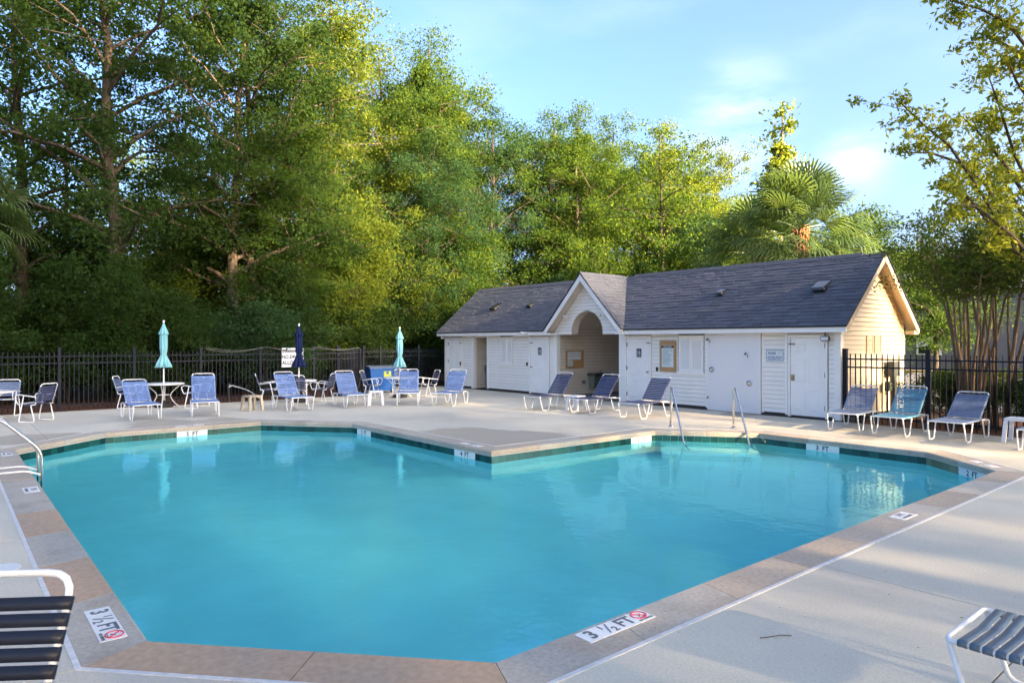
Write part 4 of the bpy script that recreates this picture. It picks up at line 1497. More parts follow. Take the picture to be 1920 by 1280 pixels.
def make_lounger():
    t = thing('lounger', 'proto', 'lounger', (0, 0, 0), 0, 'strap loungers round the pool')
    fr_ = MB()
    # seat rails joined by the rounded foot bar, rear loop behind the back
    fr_.tube(fillet([(-0.50, HALF, LH), (0.70, HALF, LH), (0.765, HALF, LH), (0.775, HALF * 0.9, LH + 0.006), (0.775, -HALF * 0.9, LH + 0.006), (0.765, -HALF, LH), (0.70, -HALF, LH), (-0.50, -HALF, LH)], 0.07, 3), TR, 6)
    fr_.tube(fillet([(-0.30, HALF, LH - 0.01), (-0.55, HALF, LH - 0.025), (-0.74, HALF, LH - 0.03), (-0.74, -HALF, LH - 0.03), (-0.55, -HALF, LH - 0.025), (-0.30, -HALF, LH - 0.01)], 0.08, 3), TR, 6)
    fr_.tube([(0.30, -HALF, LH - 0.03), (0.30, HALF, LH - 0.03)], TR * 0.8, 6)
    fr_.build('frame', M['tube'], t, True)
    for sy in (1, -1):
        y = sy * (HALF + 0.005)
        MB().tube(fillet([(0.765, y - sy * 0.012, LH - 0.004), (0.655, y, TR), (0.43, y, TR), (0.30, y, LH - 0.02)], 0.05, 3), TR, 6).build('leg', M['tube'], t, True)
        MB().tube(fillet([(-0.72, y - sy * 0.012, LH - 0.035), (-0.64, y, TR), (-0.42, y, TR), (-0.28, y, LH - 0.02)], 0.05, 3), TR, 6).build('leg', M['tube'], t, True)
    k = 17
    for i in range(k):
        link('strap', STRAP, t, (HINGE + 0.045 + i * (0.93 / k), 0, LH))
    b = MB()
    hb = HALF - 0.03
    b.tube(fillet([(0, hb, 0), (-0.79, hb, 0), (-0.79, -hb, 0), (0, -hb, 0)], 0.09, 4), TR, 6)
    bk_ = b.build('backrest', M['tube'], t, True, (HINGE, 0, LH + 0.012), (0, R(50), 0))
    for i in range(13):
        link('strap', STRAP_B, bk_, (-0.045 - i * 0.0535, 0, 0))
    pr = MB().tube([(-0.38, hb - 0.02, -0.02), (-0.52, hb - 0.02, -0.30)], TR * 0.7, 5).tube([(-0.38, -hb + 0.02, -0.02), (-0.52, -hb + 0.02, -0.30)], TR * 0.7, 5)
    return t


LOUNGER = make_lounger()
first = True


def lounger(u, v, deg, back, m, label, group='strap loungers round the pool'):
    global first
    t = LOUNGER if first else copy_tree(LOUNGER)
    first = False
    t.location = (u, v, 0.0)
    t.rotation_euler = (0, 0, R(deg))
    t['label'] = label
    t['group'] = group
    for c in t.children:
        if c.name.startswith('backrest'):
            c.rotation_euler = (0, R(back), 0)
        for s_ in [c] + list(c.children):
            if s_.name.startswith('strap'):
                s_.material_slots[0].link = 'OBJECT'
                s_.material_slots[0].material = M[m]
    return t


lounger(-18.85, 3.80, 0, 43, 'strap_blue', 'blue strap lounger in front of the leftmost teal umbrella table')
lounger(-18.70, 5.25, -13, 56, 'strap_blue', 'blue strap lounger left of the tan stool')
lounger(-18.60, 7.55, 0, 54, 'strap_blue', 'blue strap lounger in front of the navy umbrella table')
lounger(-18.45, 9.25, -10, 52, 'strap_blue', 'blue strap lounger left of the small white plastic table')
lounger(-18.0, 10.95, -34, 54, 'strap_blue', 'blue strap lounger directly in front of the second teal umbrella')
lounger(-17.05, 11.85, -56, 54, 'strap_blue', 'blue strap lounger nearest the pool house alcove')
lounger(-14.13, 13.23, -84, 51, 'strap_navy', 'navy strap lounger in front of the breezeway left opening')
lounger(-12.75, 13.63, -84, 49, 'strap_navy', 'navy strap lounger in front of the breezeway right post')
lounger(-11.07, 13.70, -86, 51, 'strap_navy', 'navy strap lounger behind the left slanted handrail')
lounger(-6.66, 15.33, -83, 40, 'strap_slate', 'slate blue lounger at the foot of the cream gable wall')
lounger(-5.71, 15.33, -88, 44, 'strap_teal', 'bright teal strap lounger among slate blue ones')
lounger(-4.62, 15.28, -90, 38, 'strap_slate', 'slate blue lounger in front of the crape myrtle trunks')
lounger(-3.15, 15.05, -90, 40, 'strap_slate', 'lounger cut off by the right edge in front of the white side table')
lounger(-2.52, -0.20, -36, 63, 'strap_black', 'black strap lounger back in the near left corner')
lounger(-0.48, 4.26, 180, 35, 'strap_deep', 'dark teal strap lounger foot in the near right corner')

CH = 0.42
CSTRAP = strap_mesh('strap', 0.25, M['strap_navy'], 0.046, 0.012)
CSTRAP_B = strap_mesh('strap', 0.245, M['strap_navy'], 0.046, 0.006)


def make_chair():
    t = thing('dining_chair', 'proto', 'chair', (0, 0, 0), 0, 'strap dining chairs at the umbrella tables')
    fr_ = MB()
    fr_.tube(fillet([(-0.22, 0.25, CH), (0.24, 0.25, CH + 0.01), (0.24, -0.25, CH + 0.01), (-0.22, -0.25, CH)], 0.06, 3), TR, 6)
    fr_.build('seat_frame', M['tube'], t, True)
    for sy in (1, -1):
        y = sy * 0.285
        MB().tube(fillet([(-0.26, y, 0.60), (0.22, y, 0.655), (0.30, y, 0.60), (0.24, sy * 0.265, CH), (0.17, sy * 0.265, CH)], 0.09, 4), TR, 6).build('armrest', M['tube'], t, True)
        MB().tube(fillet([(0.06, y, 0.64), (0.20, y, TR), (-0.22, y, TR), (-0.12, y, CH - 0.01), (-0.2, sy * 0.262, CH)], 0.04, 3), TR, 6).build('leg', M['tube'], t, True)
    for i in range(8):
        link('strap', CSTRAP, t, (-0.17 + i * 0.054, 0, CH))
    bk_ = MB().tube(fillet([(0, 0.245, 0), (-0.50, 0.245, 0), (-0.50, -0.245, 0), (0, -0.245, 0)], 0.08, 4), TR, 6).build('backrest', M['tube'], t, True, (-0.21, 0, CH + 0.01), (0, R(72), 0))
    for i in range(7):
        link('strap', CSTRAP_B, bk_, (-0.08 - i * 0.055, 0, 0))
    return t


CHAIR = make_chair()
cfirst = True


def chair(u, v, deg, label, m='strap_navy'):
    global cfirst
    t = CHAIR if cfirst else copy_tree(CHAIR)
    cfirst = False
    t.location = (u, v, 0)
    t.rotation_euler = (0, 0, R(deg))
    t['label'] = label
    for c in t.children:
        for s_ in [c] + list(c.children):
            if s_.name.startswith('strap'):
                s_.material_slots[0].link = 'OBJECT'
                s_.material_slots[0].material = M[m]
    return t


def face(u, v, tu, tv):
    return math.degrees(math.atan2(tv - v, tu - u))


T0, T1, T2, T3 = (-20.75, 0.85), (-21.6, 4.95), (-20.7, 8.62), (-20.2, 11.95)
for u, v, T, lab, m in (
        (-21.75, 1.25, T0, 'blue strap chair behind the table at the left picture edge', 'strap_slate'),
        (-19.75, 1.75, T0, 'navy strap armchair right of the table at the left edge', 'strap_navy'),
        (-19.75, 0.25, T0, 'strap armchair cut off by the left picture edge', 'strap_navy'),
        (-22.05, 4.15, T1, 'navy strap chair between the left lounger and the teal umbrella pole', 'strap_slate'),
        (-20.85, 5.65, T1, 'navy strap armchair half hidden by the lounger right of the teal umbrella', 'strap_navy'),
        (-20.10, 9.15, T2, 'navy strap armchair right of the navy umbrella seen from behind', 'strap_navy'),
        (-21.0, 7.75, T2, 'navy strap armchair left of the navy umbrella behind a lounger', 'strap_navy'),
        (-19.75, 8.15, T2, 'white armed strap chair in front of the navy umbrella pole', 'strap_navy'),
        (-20.85, 11.25, T3, 'navy strap armchair in front of the blue bin', 'strap_navy'),
        (-21.05, 12.5, T3, 'strap chair behind the second teal umbrella table', 'strap_slate'),
        (-20.0, 12.95, T3, 'navy strap armchair right of the second teal umbrella', 'strap_navy')):
    chair(u, v, face(u, v, *T), lab, m)


def make_table():
    t = thing('patio_table', 'proto', 'table', (0, 0, 0), 0, 'round patio tables with umbrellas')
    MB().lathe([(0.05, 0.655), (0.53, 0.655), (0.55, 0.665), (0.55, 0.685), (0.53, 0.695), (0.05, 0.69)], 28).build('tabletop', M['table_white'], t, True)
    for k in range(4):
        a = k * math.pi / 2 + 0.5
        c, s_ = math.cos(a), math.sin(a)
        MB().tube(fillet([(0.46 * c, 0.46 * s_, 0.65), (0.34 * c, 0.34 * s_, 0.56), (0.14 * c, 0.14 * s_, 0.36), (0.28 * c, 0.28 * s_, 0.12), (0.42 * c, 0.42 * s_, 0.012)], 0.2, 4), 0.014, 6).build('leg', M['tube'], t, True)
    MB().tube([(0.155 * math.cos(a * math.pi / 8), 0.155 * math.sin(a * math.pi / 8), 0.36) for a in range(16)], 0.010, 5, closed=True).build('ring', M['tube'], t, True)
    return t


TABLE = make_table()
for i, ((u, v), lab, rz) in enumerate(((T0, 'round patio table at the left picture edge', 10), (T1, 'round white patio table under the left teal umbrella', 40), (T2, 'round white patio table under the navy umbrella', 0), (T3, 'round white patio table under the right teal umbrella', 25))):
    t = TABLE if i == 0 else copy_tree(TABLE)
    t.location = (u, v, 0)
    t.rotation_euler = (0, 0, R(rz))
    t['label'] = lab


def umbrella(u, v, m, top, label, seed, lean=0.0):
    t = thing('patio_umbrella', label, 'umbrella', (u, v, 0.0), seed, 'closed patio umbrellas')
    rs_ = random.Random(seed)
    MB().tube([(0, 0, 0.10), (0, 0, top - 0.03)], 0.021, 10).build('pole', M['tube'], t, True)
    MB().tube([(0, 0, top - 0.03), (0, 0, top), (0, 0, top + 0.03), (0, 0, top + 0.045)], [0.02, 0.034, 0.030, 0.012], 10).build('finial', M['tube'], t, True)
    zz = top - 0.04
    ph = rs_.random() * 6

    def pleat(amp):
        return lambda th, q: 1 + amp * (0.25 + q) * math.cos(8 * th + ph) + 0.06 * math.sin(3 * th + ph * 2)
    body = MB()
    body.lathe([(0.06, zz - 0.22), (0.095, zz - 0.35), (0.098, zz - 0.55), (0.092, zz - 0.75), (0.070, zz - 0.88), (0.066, zz - 0.92), (0.10, zz - 1.02), (0.145, zz - 1.14), (0.185, zz - 1.27), (0.165, zz - 1.28)], 48, mod=pleat(0.3))
    cp = body.build('canopy', M[m], t, True)
    MB().lathe([(0.018, zz), (0.05, zz - 0.10), (0.085, zz - 0.20), (0.125, zz - 0.31), (0.118, zz - 0.33), (0.085, zz - 0.31)], 48, mod=pleat(0.2)).build('vent_flap', M[m], cp, True)
    MB().lathe([(0.075, zz - 0.915), (0.078, zz - 0.90), (0.075, zz - 0.885)], 20).build('tie', M[m], cp, True)
    MB().lathe([(0.24, 0.002), (0.25, 0.02), (0.24, 0.09), (0.05, 0.13), (0.05, 0.20)], 20).build('base', M['base_dark'], t, True)


umbrella(T1[0], T1[1], 'teal_cloth', 2.47, 'closed teal umbrella farthest left, fuller skirt', 1)
umbrella(T2[0], T2[1], 'navy_cloth', 2.42, 'closed navy blue umbrella in front of the warning sign', 2)
umbrella(T3[0], T3[1], 'teal_cloth', 2.35, 'closed teal umbrella left of the pool house', 3)
umbrella(T0[0], T0[1], 'navy_cloth', 2.42, 'navy umbrella cut off by the left picture edge', 4)


def side_table(u, v, rz, m, w, h, label):
    t = thing('side_table', label, 'side table', (u, v, 0), R(rz), 'small plastic side tables')
    MB().box(-w / 2, w / 2, -w / 2, w / 2, h - 0.05, h, b=0.015).build('tabletop', M[m], t)
    for sx in (-1, 1):
        for sy in (-1, 1):
            a = w / 2 - 0.035
            q = w / 2 - 0.005
            s_ = 0.032
            MB().add([(sx * q - s_, sy * q - s_, 0), (sx * q + s_, sy * q - s_, 0), (sx * q + s_, sy * q + s_, 0), (sx * q - s_, sy * q + s_, 0),
                      (sx * a - s_, sy * a - s_, h - 0.051), (sx * a + s_, sy * a - s_, h - 0.051), (sx * a + s_, sy * a + s_, h - 0.051), (sx * a - s_, sy * a + s_, h - 0.051)],
                     [(0, 1, 5, 4), (1, 2, 6, 5), (2, 3, 7, 6), (3, 0, 4, 7), (4, 5, 6, 7), (3, 2, 1, 0)]).build('leg', M[m], t)


side_table(-19.0, 6.58, 12, 'plastic_tan', 0.40, 0.42, 'tan plastic stool table on the left deck')
side_table(-18.35, 10.05, -30, 'plastic_white', 0.40, 0.42, 'small white plastic table between two blue loungers')
side_table(-13.40, 13.55, 5, 'plastic_white', 0.38, 0.40, 'small white plastic table between the navy loungers')
side_table(-3.70, 15.62, 0, 'plastic_white', 0.46, 0.46, 'white plastic side table at the right picture edge')

# handrails at the entry steps
def handrail(pb, pw, label):
    t = thing('handrail', label, 'handrail', (pb[0], pb[1], 0), 0, 'slanted steel handrails at the pool steps')
    d = Vector((pw[0] - pb[0], pw[1] - pb[1], 0))
    dn = d.normalized()
    top = 0.88
    MB().tube(fillet([(0, 0, 0.0), (dn.x * 0.0, dn.y * 0.0, top), (dn.x * 0.14, dn.y * 0.14, top - 0.012), (d.x, d.y, WATER_Z), (d.x * 1.35, d.y * 1.35, WATER_Z - 0.4)], 0.10, 5), 0.0215, 10).build('rail', M['steel'], t, True)
    MB().lathe([(0.07, 0.001), (0.07, 0.008), (0.035, 0.025), (0.026, 0.03)], 14).build('flange', M['steel'], t, True)


handrail((-9.41, 12.50), (-8.53, 11.78), 'slanted steel handrail at the pool steps, left of two')
handrail((-8.38, 13.37), (-7.62, 12.74), 'slanted steel handrail at the pool steps, right of two')
# ladder grab rails
for i, u in enumerate((-11.62, -12.10)):
    t = thing('grab_rail', ('polished grab rail of the pool ladder, nearer one', 'polished grab rail of the pool ladder, farther one')[i], 'handrail', (u, 1.02, 0), 0, 'ladder grab rails at the left pool edge')
    MB().tube(fillet([(0, -0.62, 0.0), (0, -0.66, 0.80), (0, -0.42, 0.86), (0, 0.075, 0.36), (0, 0.09, -0.9)], 0.14, 5), 0.022, 10).build('rail', M['steel'], t, True)
    MB().tube(fillet([(0, -0.64, 0.10), (0, -0.1, 0.10), (0, 0.085, 0.02)], 0.08, 4), 0.014, 8).build('brace', M['tube'], t, True)
    MB().lathe([(0.07, 0.001), (0.07, 0.008), (0.035, 0.025)], 14, c=(0, -0.62)).build('flange', M['steel'], t, True)
# skimmer lid
t = thing('skimmer_lid', 'round white skimmer lid in the left deck', 'lid', (-7.12, 0.38, 0))
MB().lathe([(0.15, 0.001), (0.15, 0.004), (0.142, 0.007)], 28).build('plate', M['marker'], t)
MB().lathe([(0.014, 0.0072), (0.014, 0.009)], 10, c=(0.09, 0.02)).build('finger_hole', M['black_ink'], t)
# twig and bits of litter on the deck
tag(MB().tube([(-2.33, 4.02, 0.006), (-2.30, 4.07, 0.008), (-2.27, 4.15, 0.007), (-2.22, 4.21, 0.005)], 0.003, 5).build('twig', M['bark_tan']), 'thin brown twig lying on the right deck', 'twig')
rl = random.Random(21)
lt = MB()
spots = [(rl.uniform(-3.0, 1.0), rl.uniform(1.5, 8.0)) for _ in range(80)] + [(rl.uniform(-12, -3.5), rl.uniform(-1.5, 0.95)) for _ in range(40)] + [(rl.uniform(-21, -10), rl.uniform(8, 15)) for _ in range(60)]
for u, v in spots:
    a = rl.uniform(0, 6.28)
    s_ = rl.uniform(0.005, 0.014)
    c, d = math.cos(a) * s_, math.sin(a) * s_
    lt.add([(u - c, v - d, 0.003), (u + d * 0.5, v - c * 0.5, 0.006), (u + c, v + d, 0.004), (u - d * 0.5, v + c * 0.5, 0.005)], [(0, 1, 2, 3)])
o = lt.build('leaf_litter', M['base_dark'])
o['kind'] = 'stuff'

# ------------------------------------------------------------------ buildings behind on the right
t = thing('grey_building', 'grey clapboard building across the parking lot behind the trees', 'building', (-10, 51.0, 0))
MB().box(-18, 22, 0, 9, -0.05, 5.2).build('wall', M['grey_siding'], t)
for k in range(31):
    MB().add([(-18.02, -0.035, k * 0.165), (22.02, -0.035, k * 0.165), (22.02, -0.004, k * 0.165 + 0.16), (-18.02, -0.004, k * 0.165 + 0.16), (-18.02, -0.001, k * 0.165), (22.02, -0.001, k * 0.165)],
             [(0, 1, 2, 3), (4, 5, 1, 0)]).build('siding_board', M['grey_siding'], t)
MB().prism([(-0.5, 5.21), (9.5, 5.21), (4.5, 7.0)], -18.5, 22.5, f=lambda x, y, z: (z, x, y)).build('roof', M['shingle'][0], t)
for cx in (-7.2, 1.5, 10):
    w = MB().box(cx - 0.75, cx + 0.75, -0.09, -0.037, 1.0, 2.2).build('window', M['trim'], t)
    MB().box(cx - 0.62, cx + 0.62, -0.10, -0.091, 1.08, 1.55).build('pane', M['glass'], w)
    MB().box(cx - 0.62, cx + 0.62, -0.10, -0.091, 1.62, 2.12).build('blind', M['paper'], w)


# ------------------------------------------------------------------ vegetation
def leaves_mesh(name, m, centers, per, spread, size, rng, flat=0.65, up=0.5, wid=0.55, jitter=0.5):
    """many kite-shaped leaves gathered in clumps round the given centres"""
    cs = np.repeat(centers, per, axis=0)
    n_ = len(cs)
    sp = np.repeat(rng.uniform(0.55, 1.25, len(centers)) * spread, per)[:, None]
    off = rng.normal(0, 1, (n_, 3))
    off *= np.array([1, 1, flat])
    p = cs + off * sp * 0.6
    nrm = rng.normal(0, 1, (n_, 3))
    nrm[:, 2] += up
    nrm /= np.linalg.norm(nrm, axis=1)[:, None]
    t_ = rng.normal(0, 1, (n_, 3))
    t_[:, 2] -= 0.3
    t_ -= nrm * np.sum(t_ * nrm, axis=1)[:, None]
    t_ /= np.linalg.norm(t_, axis=1)[:, None] + 1e-9
    b_ = np.cross(nrm, t_)
    s_ = (size * rng.uniform(1 - jitter, 1 + jitter, n_))[:, None]
    v = np.empty((n_, 4, 3))
    v[:, 0] = p - t_ * s_ * 0.5
    v[:, 1] = p + b_ * s_ * wid * 0.5 + nrm * s_ * 0.06
    v[:, 2] = p + t_ * s_ * 0.5
    v[:, 3] = p - b_ * s_ * wid * 0.5 + nrm * s_ * 0.06
    me = bpy.data.meshes.new(name)
    me.vertices.add(n_ * 4)
    me.vertices.foreach_set('co', v.reshape(-1).astype(np.float32))
    me.loops.add(n_ * 4)
    me.loops.foreach_set('vertex_index', np.arange(n_ * 4, dtype=np.int32))
    me.polygons.add(n_)
    me.polygons.foreach_set('loop_start', np.arange(0, n_ * 4, 4, dtype=np.int32))
    me.update(calc_edges=True)
    me.materials.append(m)
    return me


def build_tree(seed, h, cr, cb, tr_, leafm, barkm, n_limb, sub, per, leaf, spread, lean=(0, 0), shape='oval', sparse=1.0, flat=0.65):
    """trunk mesh and crown mesh of one tree standing at the origin"""
    rng = np.random.default_rng(seed)
    rr = random.Random(seed)
    tm = MB()
    pts, rad = [], []
    k = 9
    x = y = 0.0
    for i in range(k + 1):
        q = i / k
        pts.append(Vector((x + lean[0] * q, y + lean[1] * q, h * 0.93 * q)))
        rad.append(tr_ * (1.25 if i == 0 else 1) * (1 - 0.86 * q) + 0.012)
        x += rr.uniform(-1, 1) * h * 0.012
        y += rr.uniform(-1, 1) * h * 0.012
    tm.tube(pts, rad, 8)

    def trunk_at(z):
        q = max(0, min(0.999, z / (h * 0.93))) * k
        i = int(q)
        return pts[i].lerp(pts[i + 1], q - i), rad[i] * (1 - (q - i)) + rad[i + 1] * (q - i)

    def prof(z):
        q = (z - cb) / (h - cb)
        q = min(1, max(0, q))
        if shape == 'oval':
            return cr * (0.35 + 0.65 * math.sin(math.pi * min(1, q * 0.85 + 0.18)) ** 0.8) * (1 if q < 0.8 else 1 - (q - 0.8) * 2.2)
        if shape == 'cone':
            return cr * (1 - 0.8 * q) * (0.75 + 0.25 * math.sin(q * 20))
        return cr * (0.55 + 0.45 * math.sin(math.pi * q))
    tips = []
    for i in range(n_limb):
        q = (i + rr.random()) / n_limb
        z0 = cb * 0.85 + (h * 0.9 - cb * 0.85) * q
        p, r_ = trunk_at(z0 * 0.93)
        az = i * 2.399 + rr.uniform(-0.5, 0.5)
        ln = prof(z0 + 0.1 * h) * rr.uniform(0.55, 1.18)
        rise = ln * rr.uniform(0.15, 0.75)
        e = p + Vector((math.cos(az) * ln, math.sin(az) * ln, rise))
        m_ = p.lerp(e, 0.5) + Vector((rr.uniform(-.1, .1) * ln, rr.uniform(-.1, .1) * ln, rr.uniform(-0.05, 0.12) * ln))
        lr = max(0.018, min(r_ * 0.55, 0.035 * ln))
        tm.tube([p, p.lerp(m_, 0.5) + Vector((0, 0, 0.03 * ln)), m_, e], [lr, lr * 0.8, lr * 0.55, 0.01], 5, caps=False)
        for s_ in range(sub):
            t = 0.3 + 0.75 * (s_ + rr.random()) / sub
            b = (p.lerp(m_, t * 2) if t < 0.5 else m_.lerp(e, min(1.15, t * 2 - 1)))
            w = ln * 0.32 * (1.15 - 0.5 * t)
            c = b + Vector((rr.gauss(0, w), rr.gauss(0, w), rr.gauss(0.1 * w, w * 0.6)))
            if rr.random() < sparse:
                tips.append(c)
                if s_ % 2 == 0:
                    tm.tube([b, c], [lr * 0.3 + 0.004, 0.004], 3, caps=False)
    for s_ in range(max(3, n_limb // 3)):
        p, r_ = trunk_at(h * rr.uniform(0.85, 0.93))
        tips.append(p + Vector((rr.gauss(0, cr * 0.12), rr.gauss(0, cr * 0.12), rr.uniform(0, h * 0.07))))
    cen = np.array([tuple(t) for t in tips])
    trunk = tm.mesh('trunk', barkm, True)
    crown = leaves_mesh('crown', leafm, cen, per, spread, leaf, rng, flat)
    return trunk, crown


def plant_tree(pair, u, v, s, rz, label, group, cat='tree', name='tree', crown_m=None, sz=None):
    t = thing(name, label, cat, (u, v, -0.06), rz, group)
    t.scale = (s, s, sz or s)
    link('trunk', pair[0], t)
    c = link('crown', pair[1], t)
    if crown_m:
        c.material_slots[0].link = 'OBJECT'
        c.material_slots[0].material = M[crown_m]
    return t


def beside(v):
    for lim, txt in ((-1.5, 'left of the picture edge'), (2.4, 'behind the table at the left picture edge'), (3.9, 'left of the farthest left teal umbrella'), (5.6, 'behind the farthest left teal umbrella'),
                     (7.6, 'behind the tan stool and hose tap'), (9.6, 'behind the navy umbrella and warning sign'), (11.4, 'left of the blue bin'), (13.2, 'behind the blue bin'), (16.2, 'between the blue bin and the pool house')):
        if v < lim:
            return txt
    return 'past the left end of the pool house'


def cam_at(X, Z):
    return 0.642 * X - 0.767 * Z, 0.767 * X + 0.642 * Z


TA = build_tree(101, 20, 5.6, 5.5, 0.27, M['leaf_dark'], M['bark'], 26, 10, 180, 0.14, 0.66, lean=(0.6, -1.0), sparse=0.8)
TB = build_tree(102, 19, 4.6, 4.5, 0.22, M['leaf_mid'], M['bark'], 28, 10, 165, 0.13, 0.64)
TC = build_tree(103, 17, 4.2, 3.0, 0.20, M['leaf_mid'], M['bark_dark'], 30, 10, 160, 0.125, 0.62, shape='round')
TD = build_tree(104, 18, 5.2, 3.5, 0.24, M['leaf_dark'], M['bark_dark'], 26, 10, 180, 0.145, 0.68, shape='round', sparse=0.8)
TF = build_tree(115, 19, 4.8, 6.5, 0.20, M['leaf_mid'], M['bark'], 22, 9, 62, 0.18, 0.62)
TG = build_tree(116, 18, 4.4, 6.0, 0.18, M['leaf_mid'], M['bark_dark'], 22, 9, 60, 0.18, 0.62, shape='round')
TH = build_tree(117, 19, 4.8, 5.0, 0.20, M['leaf_mid'], M['bark'], 24, 10, 78, 0.17, 0.7)
TK = build_tree(118, 21, 5.2, 2.5, 0.22, M['leaf_mid'], M['bark'], 28, 9, 50, 0.16, 0.85, shape='round')
TE = build_tree(105, 9, 3.4, 1.2, 0.12, M['leaf_dark'], M['bark_dark'], 24, 11, 110, 0.14, 0.7, shape='round')
TS = build_tree(106, 13, 2.2, 4.5, 0.13, M['leaf_gold'], M['bark_tan'], 18, 6, 60, 0.20, 0.42, shape='cone', sparse=0.75)
B1 = build_tree(107, 3.6, 2.1, 0.4, 0.05, M['leaf_dark'], M['bark_dark'], 20, 8, 95, 0.11, 0.46, shape='oval', sparse=0.8)
B2 = build_tree(108, 5.0, 1.8, 0.5, 0.05, M['leaf_mid'], M['bark_dark'], 20, 8, 90, 0.12, 0.48, shape='cone', sparse=0.8)

GW = 'broadleaf trees of the wood behind the fence'
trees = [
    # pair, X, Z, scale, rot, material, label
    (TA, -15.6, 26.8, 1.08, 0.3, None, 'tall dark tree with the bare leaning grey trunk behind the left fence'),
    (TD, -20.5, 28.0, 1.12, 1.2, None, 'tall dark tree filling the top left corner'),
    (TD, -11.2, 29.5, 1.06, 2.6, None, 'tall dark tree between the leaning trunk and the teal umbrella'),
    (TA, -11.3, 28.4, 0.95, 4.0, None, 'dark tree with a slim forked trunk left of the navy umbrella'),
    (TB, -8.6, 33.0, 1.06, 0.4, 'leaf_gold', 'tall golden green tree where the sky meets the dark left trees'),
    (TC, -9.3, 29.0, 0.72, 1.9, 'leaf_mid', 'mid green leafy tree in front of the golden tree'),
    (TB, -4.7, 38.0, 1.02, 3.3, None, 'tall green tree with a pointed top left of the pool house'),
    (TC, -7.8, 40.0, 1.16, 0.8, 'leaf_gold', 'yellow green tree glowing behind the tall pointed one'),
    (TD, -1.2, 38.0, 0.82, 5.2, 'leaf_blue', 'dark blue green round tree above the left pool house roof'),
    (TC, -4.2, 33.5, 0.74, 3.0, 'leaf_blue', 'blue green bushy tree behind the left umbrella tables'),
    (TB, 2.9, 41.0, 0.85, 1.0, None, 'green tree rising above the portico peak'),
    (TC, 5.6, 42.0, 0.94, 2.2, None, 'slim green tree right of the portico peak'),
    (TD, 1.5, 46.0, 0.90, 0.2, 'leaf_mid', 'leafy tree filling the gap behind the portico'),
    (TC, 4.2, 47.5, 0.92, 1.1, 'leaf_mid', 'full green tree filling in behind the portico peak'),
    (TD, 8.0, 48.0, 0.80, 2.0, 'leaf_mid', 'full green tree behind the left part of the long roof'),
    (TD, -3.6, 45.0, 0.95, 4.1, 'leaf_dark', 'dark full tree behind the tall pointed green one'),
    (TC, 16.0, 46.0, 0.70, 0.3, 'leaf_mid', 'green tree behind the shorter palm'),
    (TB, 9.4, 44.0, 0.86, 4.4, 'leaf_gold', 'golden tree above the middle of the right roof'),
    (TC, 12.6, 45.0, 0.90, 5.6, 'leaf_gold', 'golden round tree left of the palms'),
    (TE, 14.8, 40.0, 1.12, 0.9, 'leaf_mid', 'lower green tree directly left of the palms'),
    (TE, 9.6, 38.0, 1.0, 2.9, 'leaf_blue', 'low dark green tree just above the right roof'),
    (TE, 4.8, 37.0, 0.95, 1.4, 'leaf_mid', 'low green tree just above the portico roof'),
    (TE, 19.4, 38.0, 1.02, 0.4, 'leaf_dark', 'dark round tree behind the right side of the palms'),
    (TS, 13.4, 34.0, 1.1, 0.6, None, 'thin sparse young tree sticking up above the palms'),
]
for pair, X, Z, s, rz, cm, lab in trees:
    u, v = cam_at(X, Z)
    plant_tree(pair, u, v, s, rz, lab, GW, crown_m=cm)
# the wood behind: rows that read as far trees between the near ones
rt = random.Random(77)
far = []
for row, Zr in enumerate((38, 50)):
    X = -44.0 - row * 2
    while X < 10 + row * 8:
        far.append((X + rt.uniform(-1.5, 1.5), Zr + rt.uniform(-2.5, 2.5)))
        X += rt.uniform(5.6, 8.2)
# trees standing left of the picture, along the same wood
for k in range(8):
    far.append((rt.uniform(-46, -27), rt.uniform(6, 34)))
# unseen trees added on the near side to filter sun on deck and wood
for row, (w, n_, d0, d1, pr) in enumerate(((20, 5, -17, 5, TH), (27, 5, -18, 6, TH), (48, 8, -25, 15, TK), (56, 8, -23, 17, TK))):
    for k in range(n_):
        d = d0 + (d1 - d0) * (k + 0.5) / n_ + rt.uniform(-0.6, 0.6)
        w_ = w + rt.uniform(-1.2, 1.2)
        u, v = -8 + 0.985 * w_ - 0.174 * d, 7 + 0.174 * w_ + 0.985 * d
        plant_tree(pr, u, v, rt.uniform(1.45, 1.6) if row < 2 else rt.uniform(0.95, 1.05) * (1.08 if d > 5 else 1), rt.uniform(0, 6.28), 'unseen tall broadleaf tree added beyond the near side to shade deck and wood', 'unseen shade trees beyond the near side of the deck')
for d, w in ((-9, 35), (-4.6, 36.5), (-0.2, 35)):  # unseen lower trees added to soften sun streaks on the near deck
    plant_tree(TK, -8 + 0.985 * w - 0.174 * d, 7 + 0.174 * w + 0.985 * d, 0.72, d, 'unseen medium broadleaf tree added to even out shade on the near deck', 'unseen shade trees beyond the near side of the deck')
for X, Z in far:
    if X < -5 and Z < 33 and X > -0.75 * Z - 1:
        continue
    if X < -9 and rt.random() < 0.35:
        continue
    u, v = cam_at(X, Z)
    if u > -26 and v < 23:
        continue
    pair = rt.choice((TF, TG, TF, TG, TB))
    hmax = (15.5 if X > 2 else 18.5 if X > -8 else 20) / 19
    plant_tree(pair, u, v, hmax * rt.uniform(0.82, 1.0), rt.uniform(0, 6.28), 'tall tree deep in the wood ' + (beside(v * 24 / max(24, -u)) if u < -24 and v < 22 else 'behind the pool house roof' if X < 11 else 'behind the palms'), 'trees deeper in the wood',
               crown_m=rt.choice(('leaf_mid', 'leaf_gold', 'leaf_mid', 'leaf_dark')))
